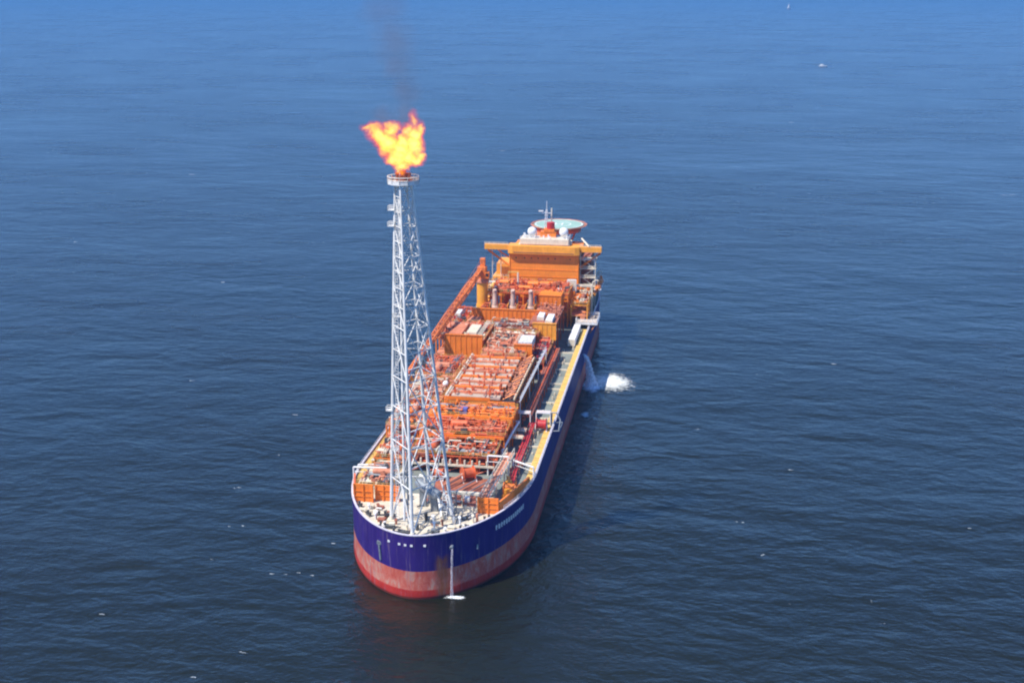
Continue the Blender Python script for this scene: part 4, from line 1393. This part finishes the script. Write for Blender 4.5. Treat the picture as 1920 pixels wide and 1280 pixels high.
# deck pipes on the port side
def port_pipes():
    t = thing('pipe_bundle', 'brown red pipe bundle running along the port side deck', 'pipe bundle', (15.2, 130, DZ))
    for x, z, rr, mt in ((-.6, 3.6, .38, 'brown'), (.2, 3.6, .42, 'brown'), (1.1, 3.6, .35, 'redorange'), (1.9, 3.6, .42, 'brown'), (-.2, 2.4, .3, 'salmon')):
        m = MB(); m.cyl((x, -42, z), (x, 36, z), rr, 8)
        m.build('pipe', M[mt], t)
    m = MB()
    for k in range(14):
        y = -40 + k * 5.7
        m.box(-1.2, -.9, y, y + .3, 0, 3.2); m.box(2.3, 2.6, y, y + .3, 0, 3.2); m.box(-1.2, 2.6, y, y + .3, 2.9, 3.17)
    m.build('pipe_support', M['redorange'], t)
    t = thing('pipe_bundle', 'thin red pipes running forward from the red reel to the bow', 'pipe bundle', (17.2, 64, DZ))
    m = MB()
    for x in (0, .8, 1.5):
        m.path([(x, 22, 2.2), (x + .3, 4, 2.2), (x + .3, -18, 2.2), (x + .6, -26, 1.4)], .28, 8)
    m.build('pipe', M['red'], t)
    m = MB()
    for k in range(8):
        m.box(-.6, 2.4, -22 + k * 6, -21.7 + k * 6, 1.5, 1.9); m.box(-.5, -.2, -22 + k * 6, -21.7 + k * 6, 0, 1.5); m.box(2.1, 2.4, -22 + k * 6, -21.7 + k * 6, 0, 1.5)
    m.build('pipe_support', M['salmon'], t)
    t = thing('raised_walkway', 'long thin white raised walkway beside the port edge of the cooler bank', 'walkway', (12.7, 88, DZ))
    m = MB()
    a = Vector((1.1, -1, 9.2)); b = Vector((1.9, 58, 9.2))
    m.bar(a, b, .34)
    for k in range(13):
        p = a.lerp(b, k / 12)
        m.bar(p - Vector((1.3, 0, .6)), p, .16)
        if k % 4 == 0: m.bar((p.x, p.y, 0), p, .2)
    m.build('girder', M['white'], t)
    m = MB(); m.rail([a + Vector((0, 0, .2)), b + Vector((0, 0, .2))], 1.1, 2, .07)
    m.build('handrail', M['white'], t)
    for (x0, x1, y, lab) in ((11.4, 17.2, 86.5, 'white double bar frame at the front end of the raised walkway'), (19.0, 23.6, 87.6, 'short white bar frame over the red hose reel')):
        t = thing('bar_frame', lab, 'frame', ((x0 + x1) / 2, y, DZ))
        h = (x1 - x0) / 2
        m = MB()
        for dz, dy in ((5.2, 0), (5.2, 1.5)):
            m.box(-h, h, dy - .25, dy + .25, dz, dz + .4)
        for s in (-1, 1):
            m.box(s * h - .15, s * h + .15, -.15, .15, 0, 5.2)
        m.build('bar', M['white'], t)
        m = MB(); m.box(-h, h, .3, 1.2, 5.0, 5.15)
        m.build('grating', M['salmon'], t)
    t = thing('davit_crane', 'small white overboard davit at the port edge beside the red reel', 'davit', (24.0, 88, DZ))
    m = MB(); m.cyl((0, 0, 0), (0, 0, 5.5), .3, 8); m.path([(0, 0, 5.5), (1.6, -.4, 5.6), (3.0, -1.2, 3.6), (3.0, -5.5, 1.6)], .22, 6)
    m.build('post', M['steel'], t)
    m = MB(); m.path([(1.2, -5.5, 1.2), (3.2, -5.5, 1.4), (3.4, 2, 1.6), (1.2, 2, 1.4)], .16, 6)
    m.build('frame', M['steel'], t)
    t = thing('loading_arm', 'cream upright pipe arm on the deck between module and port walkway', 'pipe arm', (13.9, 66, DZ))
    m = MB(); m.path([(-1.2, -9, 0), (-1.0, -9, 3.6), (.4, 6, 5.2), (.9, 12, 5.4), (-1.8, 12.4, 5.2)], .42, 8); m.path([(.2, -11, 0), (.2, -11, 3.6), (2.3, -12, 3.6), (2.6, -12, 0)], .38, 8)
    m.build('arm_pipe', M['white'], t)
    m = MB(); m.cyl((-.2, -2, 0), (-.2, -2, 4.4), .25, 6); m.cyl((.5, 6, 0), (.5, 6, 5), .25, 6)
    m.build('prop', M['steel'], t)
    for i, (y, lab) in enumerate(((69, 'front of two salmon cross platforms right of the red pipe modules'), (75.5, 'rear of two salmon cross platforms right of the red pipe modules'))):
        t = thing('cross_platform', lab, 'platform', (15.6, y, DZ), 0, 'cross platforms')
        m = MB(); m.box(-3.0, 2.0, -1.2, 1.2, 3.6, 3.85)
        m.build('plate', M['cream'], t)
        m = MB()
        for x in (-2.6, 1.6): m.box(x, x + .3, -.15, .15, 0, 3.6)
        m.rail([(-3, -1.1, 3.85), (2, -1.1, 3.85)], 1, 1.6, .07)
        m.build('support', M['salmon'], t)
port_pipes()

def crane():
    t = thing('deck_crane', 'tall orange pedestal crane with its long boom lowered forward over the starboard side', 'crane', (-20.8, 209, DZ))
    m = MB(); m.cyl((0, 0, 0), (0, 0, 9), 2.6, 20); m.cyl((0, 0, 9), (0, 0, 18.6), 2.35, 20)
    m.build('pedestal', M['yelloworange'], t)
    m = MB(); m.cyl((0, 0, 18.6), (0, 0, 19.6), 2.9, 20); m.cyl((0, 0, 19.6), (0, 0, 20.2), 2.4, 20)
    m.build('slew_ring', M['salmon'], t)
    m = MB(); m.box(-1.9, 1.6, -1.6, 2.8, 20.2, 25.0); m.box(-1.0, 1.0, .2, 2.4, 25.0, 28.4)
    m.box(-2.8, 2.6, -1.0, 3.4, 20.2, 22.6)
    hs = m.build('machinery_house', M['boom'], t)
    m = MB(); m.box(1.7, 3.1, -2.4, -.2, 20.6, 23.0)
    cb = m.build('operator_cab', M['orange'], t)
    m = MB(); m.box(1.8, 3.0, -2.45, -2.403, 21.4, 22.7)
    m.build('window', M['glass'], cb)
    foot = Vector((-.6, -1.8, 23.6)); tip = Vector((-27.5 + 20.8, 104.2 - 209, 11.2))
    d = (tip - foot)
    side = Vector((1, 0, 0)); up = Vector((0, 0, 1))
    m = MB()
    N = 26
    def prof(f):
        return 0.75 + 0.75 * min(1, f * 6) if f < .17 else 1.5 - 0.9 * max(0, (f - .5) / .5)
    for i in range(N):
        f0, f1 = i / N, (i + 1) / N
        a, b = foot + d * f0, foot + d * f1
        w0, w1 = prof(f0) * .65, prof(f1) * .65
        c0 = [a + side * sx * w0 + up * sz * w0 for sx, sz in ((-1, -1), (1, -1), (1, 1), (-1, 1))]
        c1 = [b + side * sx * w1 + up * sz * w1 for sx, sz in ((-1, -1), (1, -1), (1, 1), (-1, 1))]
        for k in range(4):
            m.cyl(c0[k], c1[k], .36, 5, caps=False)
            m.cyl(c0[k], c1[(k + 1) % 4] if i % 2 else c1[k - 1], .2, 4, caps=False)
            m.cyl(c0[k], c0[(k + 1) % 4], .2, 4, caps=False)
    bo = m.build('boom', M['boom'], t)
    m = MB(); m.cyl(tip + Vector((-.6, 0, .2)), tip + Vector((.6, 0, .2)), .8, 12); m.box(tip.x - .5, tip.x + .5, tip.y - 2.2, tip.y + .2, tip.z - .8, tip.z + .5)
    m.build('boom_head', M['redorange'], bo)
    m = MB()
    for s in (-.5, .5):
        m.cyl((s, 1.2, 28.2), foot + d * .62 + up * .8 + side * s, .09, 4); m.cyl((s, 1.2, 28.0), foot + d * .97 + up * .5 + side * s * .6, .07, 4)
    m.build('pendant_wire', M['brown'], t)
    m = MB(); p = foot + d * .44
    m.box(p.x - 1.2, p.x + 1.2, p.y - 1.2, p.y + 2.0, p.z - 1.2, p.z + 1.2)
    m.build('boom_joint', M['redorange'], t)
    t2 = thing('boom_rest', 'orange pointed trestle under the crane boom tip on the starboard side', 'boom rest', (-25.4, 104.5, DZ))
    m = MB()
    for sx, sy in ((-1, -1), (1, -1), (1, 1), (-1, 1)):
        m.bar((sx * 2.0 + 1.2, sy * 1.8, 0), (-1.8 + sx * .5, sy * .5, 9.9), .5)
    m.box(-2.8, -.8, -.9, .9, 9.9, 10.4)
    m.build('trestle', M['yelloworange'], t2)
crane()
for (x, y, z, lab) in ((-12.6, 95.8, 26.0, 'small bright white dome at the inner edge of the starboard pipe modules'),):
    t = thing('white_dome', lab, 'dome', (x, y, z))
    m = MB(); m.ball((0, 0, 1.9), 1.0, 12, 8); m.build('dome', M['white'], t)
    m = MB(); m.cyl((0, 0, 0), (0, 0, 1.2), .5, 8); m.cyl((-.2, 0, .9), (-4.2, -.6, .7), .3, 8); m.build('stem', M['cream'], t)

# ------------------------------------------------------------------ discharged water, foam, whitecaps
def water_mat(a0=.15, a1=.9, c=(.80, .84, .93, 1)):
    t = NT('falling_water')
    v = t.coords((1, 1, .4))
    n = t.noise(v, 1.2, 4, .65)
    mask = t.ramp(n.outputs[0], [(.3, g(a0)), (.65, g(a1))])
    p = t.n('ShaderNodeBsdfPrincipled')
    p.inputs['Base Color'].default_value = c; p.inputs['Roughness'].default_value = .6
    tr = t.n('ShaderNodeBsdfTransparent'); mx = t.n('ShaderNodeMixShader')
    t.l(mask, mx.inputs[0]); t.l(tr.outputs[0], mx.inputs[1]); t.l(p.outputs[0], mx.inputs[2]); t.l(mx.outputs[0], t.out.inputs[0])
    return t.m
M['fall'] = water_mat()
def stream(label, pts, rs, seed):
    rnd = random.Random(seed)
    m = MB()
    n = 12; vs = []; fs = []
    N = 26
    for i in range(N + 1):
        f = i / N * (len(pts) - 1); k = min(int(f), len(pts) - 2); q = f - k
        c = Vector(pts[k]).lerp(Vector(pts[k + 1]), q); rr = rs[k] + (rs[k + 1] - rs[k]) * q
        for j in range(n):
            a = 2 * math.pi * j / n; r_ = rr * rnd.uniform(.75, 1.25)
            vs.append((c.x + r_ * math.cos(a), c.y + r_ * math.sin(a), c.z))
    fs = [(i * n + j, i * n + (j + 1) % n, (i + 1) * n + (j + 1) % n, (i + 1) * n + j) for i in range(N) for j in range(n)]
    m.add(vs, fs, True)
    return tag(m.build('water_discharge', M['fall']), label, 'water discharge')
stream('white curving jet of water falling from the port side of the hull', [(25.3, 180, 14.6), (26.2, 180.2, 13.6), (27.2, 181, 10), (27.8, 182, 5.5), (28.6, 183, .1)], [.5, .9, 1.2, 1.6, 2.6], 1)
M['fall'] = water_mat(.02, .55, (.72, .66, .68, 1))
stream('thin straight white water stream falling down the stem of the bow', [(8.6, 3.1, 13.8), (8.6, 2.7, 12.0), (8.5, 2.6, 6.0), (8.4, 2.6, 0.1)], [.22, .28, .3, .42], 2)

def foam_patch(name, label, cat, cx, cy, rx, ry, rz, h, mat, seed, group=None, n=28, rings=10):
    rnd = random.Random(seed)
    ph = [rnd.uniform(0, 6.28) for _ in range(4)]
    m = MB(); vs = [(0, 0, h * 1.1 + .1)]; fs = []
    for i in range(1, rings + 1):
        f = i / rings
        for k in range(n):
            a = 2 * math.pi * k / n
            wob = 1 + .14 * math.sin(2 * a + ph[0]) + .10 * math.sin(3 * a + ph[1]) + .06 * math.sin(5 * a + ph[2])
            z = .06 + h * (1 - f ** 2) * rnd.uniform(.5, 1.3)
            vs.append((rx * f * wob * math.cos(a), ry * f * wob * math.sin(a), z))
    fs = [(0, 1 + k, 1 + (k + 1) % n) for k in range(n)]
    for i in range(rings - 1):
        a0 = 1 + i * n
        fs += [(a0 + k, a0 + n + k, a0 + n + (k + 1) % n, a0 + (k + 1) % n) for k in range(n)]
    m.add(vs, fs, True)
    o = m.build(name, mat)
    o.location = (cx, cy, 0); o.rotation_euler = (0, 0, rz)
    return tag(o, label, cat, group)
fm1 = foam_mat('churned_foam', .5, .25, 1.0, True, (.80, .83, .78))
fm2 = foam_mat('thin_foam', .3, .35, 1.1, True, (.45, .60, .68))
foam_patch('foam_patch', 'big bright white foam patch on the water beside the port side', 'foam', 35.5, 191, 12.5, 14.5, .3, .35, fm1, 5)
foam_patch('foam_patch', 'thin bluish foam wash where the port water jet lands', 'foam', 28.5, 184.5, 5.6, 7.5, .1, .3, foam_mat('wash_foam', .3, .0, .7, True, (.7, .78, .9)), 6)
foam_patch('foam_patch', 'small grey foam fleck close to the dark port side', 'foam', 29.0, 150, 2.6, 4.5, 0, .1, fm2, 9)
foam_patch('foam_patch', 'small white splash at the foot of the bow water stream', 'foam', 9.4, 2.6, 3.6, 1.7, .1, .25, foam_mat('splash_foam', 1.6, .45, 1.0), 8)

def whitecaps():
    t = NT('whitecap_foam')
    p = t.n('ShaderNodeBsdfPrincipled'); p.inputs['Base Color'].default_value = (.55, .62, .66, 1); p.inputs['Roughness'].default_value = .8
    n = t.noise(t.coords(), 2.2, 4, .7)
    tr = t.n('ShaderNodeBsdfTransparent'); mx = t.n('ShaderNodeMixShader')
    t.l(t.ramp(n.outputs[0], [(.40, g(0)), (.62, g(1))]), mx.inputs[0]); t.l(tr.outputs[0], mx.inputs[1]); t.l(p.outputs[0], mx.inputs[2]); t.l(mx.outputs[0], t.out.inputs[0])
    rnd = random.Random(77)
    m = MB()
    spots = [(71.4, 141.8, 1.5), (101.8, 107.9, 1.9), (150, 68.2, 1.4), (-81.7, 133.3, 2.2), (-35.3, -32.6, 1.2), (-130.4, 167.5, 2.4), (-42.1, -44.7, 1.6), (-21, 28, 1.8), (-24, 10, 1.6), (-29, 9, 1.4), (-20, 9, 1.2),
             (-60, 35, 1.6), (-68, 36, 1.4), (-76, 63, 1.5), (-70, 92, 1.4), (90, 40, 1.3), (84, 62, 1.2), (130, 230, 2.4), (-190, 330, 3), (-320, 420, 4), (-360, 700, 6), (-120, 900, 7), (420, 500, 5), (300, 700, 5), (180, 1200, 8), (-30, -45, 1.3), (-78, -20, 1.3)]
    for _ in range(18):
        d = 60 + 1200 * rnd.random() ** 2.2
        a = rnd.uniform(-.32, .36) - .157
        spots.append((69 + math.sin(a) * (d + 230), -280 + math.cos(a) * (d + 230), .5 + d * .002 * rnd.random()))
    for x, y, s in spots:
        if -32 < x < 30 and -3 < y < 300: 
            x -= 12
        for q in range(rnd.choice((1, 1, 2))):
            px = x + rnd.uniform(-1.5, 1.5) * s; py = y + rnd.uniform(-.8, .8) * s
            k = 9; w_, d_ = s * rnd.uniform(.3, .65), s * rnd.uniform(.10, .2)
            vs = [(px, py, .16)] + [(px + w_ * math.cos(2 * math.pi * j / k) * rnd.uniform(.6, 1.2), py + d_ * math.sin(2 * math.pi * j / k) * rnd.uniform(.6, 1.2), .1) for j in range(k)]
            m.add(vs, [(0, 1 + j, 1 + (j + 1) % k) for j in range(k)], True)
    o = m.build('whitecaps', t.m)
    tag(o, 'small scattered whitecaps on the open sea', 'whitecaps', None, 'stuff')
whitecaps()

def far_boat(label, x, y, L, hgt, rz):
    t = thing('boat', label, 'boat', (x, y, 0), rz)
    m = MB()
    W = L * .13
    for z0, z1, s0, s1 in ((-.5, hgt * .18, .85, 1.0),):
        pts = [(-1, -.8), (.55, -1), (.85, -.55), (1, 0), (.85, .55), (.55, 1), (-1, .8)]
        a = [(px * L / 2 * s0, py * W * s0, z0) for px, py in pts]; b = [(px * L / 2 * s1, py * W * s1, z1 + (hgt * .08 if px > .5 else 0)) for px, py in pts]
        n = len(pts)
        m.add(a + b, [(k, (k + 1) % n, n + (k + 1) % n, n + k) for k in range(n)] + [tuple(n + k for k in range(n))])
    m.build('boat_hull', M['white'], t)
    m = MB(); m.box(-L * .32, L * .05, -W * .6, W * .6, hgt * .18, hgt * .5); m.box(-L * .26, -L * .02, -W * .5, W * .5, hgt * .5, hgt * .7)
    m.build('cabin', M['white'], t)
    m = MB(); m.cyl((-L * .1, 0, hgt * .7), (-L * .1, 0, hgt), L * .012, 6)
    m.build('mast', M['white'], t)
far_boat('tiny white boat on the horizon near the top edge of the picture', 589, 8441, 62, 44, 1.1)
far_boat('small white boat below the farthest one, in the upper right water', 294, 2269, 20, 6, .35)

# ------------------------------------------------------------------ air
def haze():
    t = NT('thin_blue_air')
    p = t.n('ShaderNodeVolumePrincipled')
    p.inputs['Color'].default_value = HAZE_COL + (1,)
    p.inputs['Density'].default_value = HAZE_D
    p.inputs['Anisotropy'].default_value = 0.0
    t.l(p.outputs[0], t.out.inputs['Volume'])
    m = MB(); m.box(-26000, 26000, -3000, 50000, -8, 190)
    o = m.build('haze', t.m)
    o['kind'] = 'stuff'
    o['label'] = 'thin blue haze over the sea'
HAZE_D = 1.0e-4
HAZE_COL = (0.13, 0.36, 0.68)
haze()
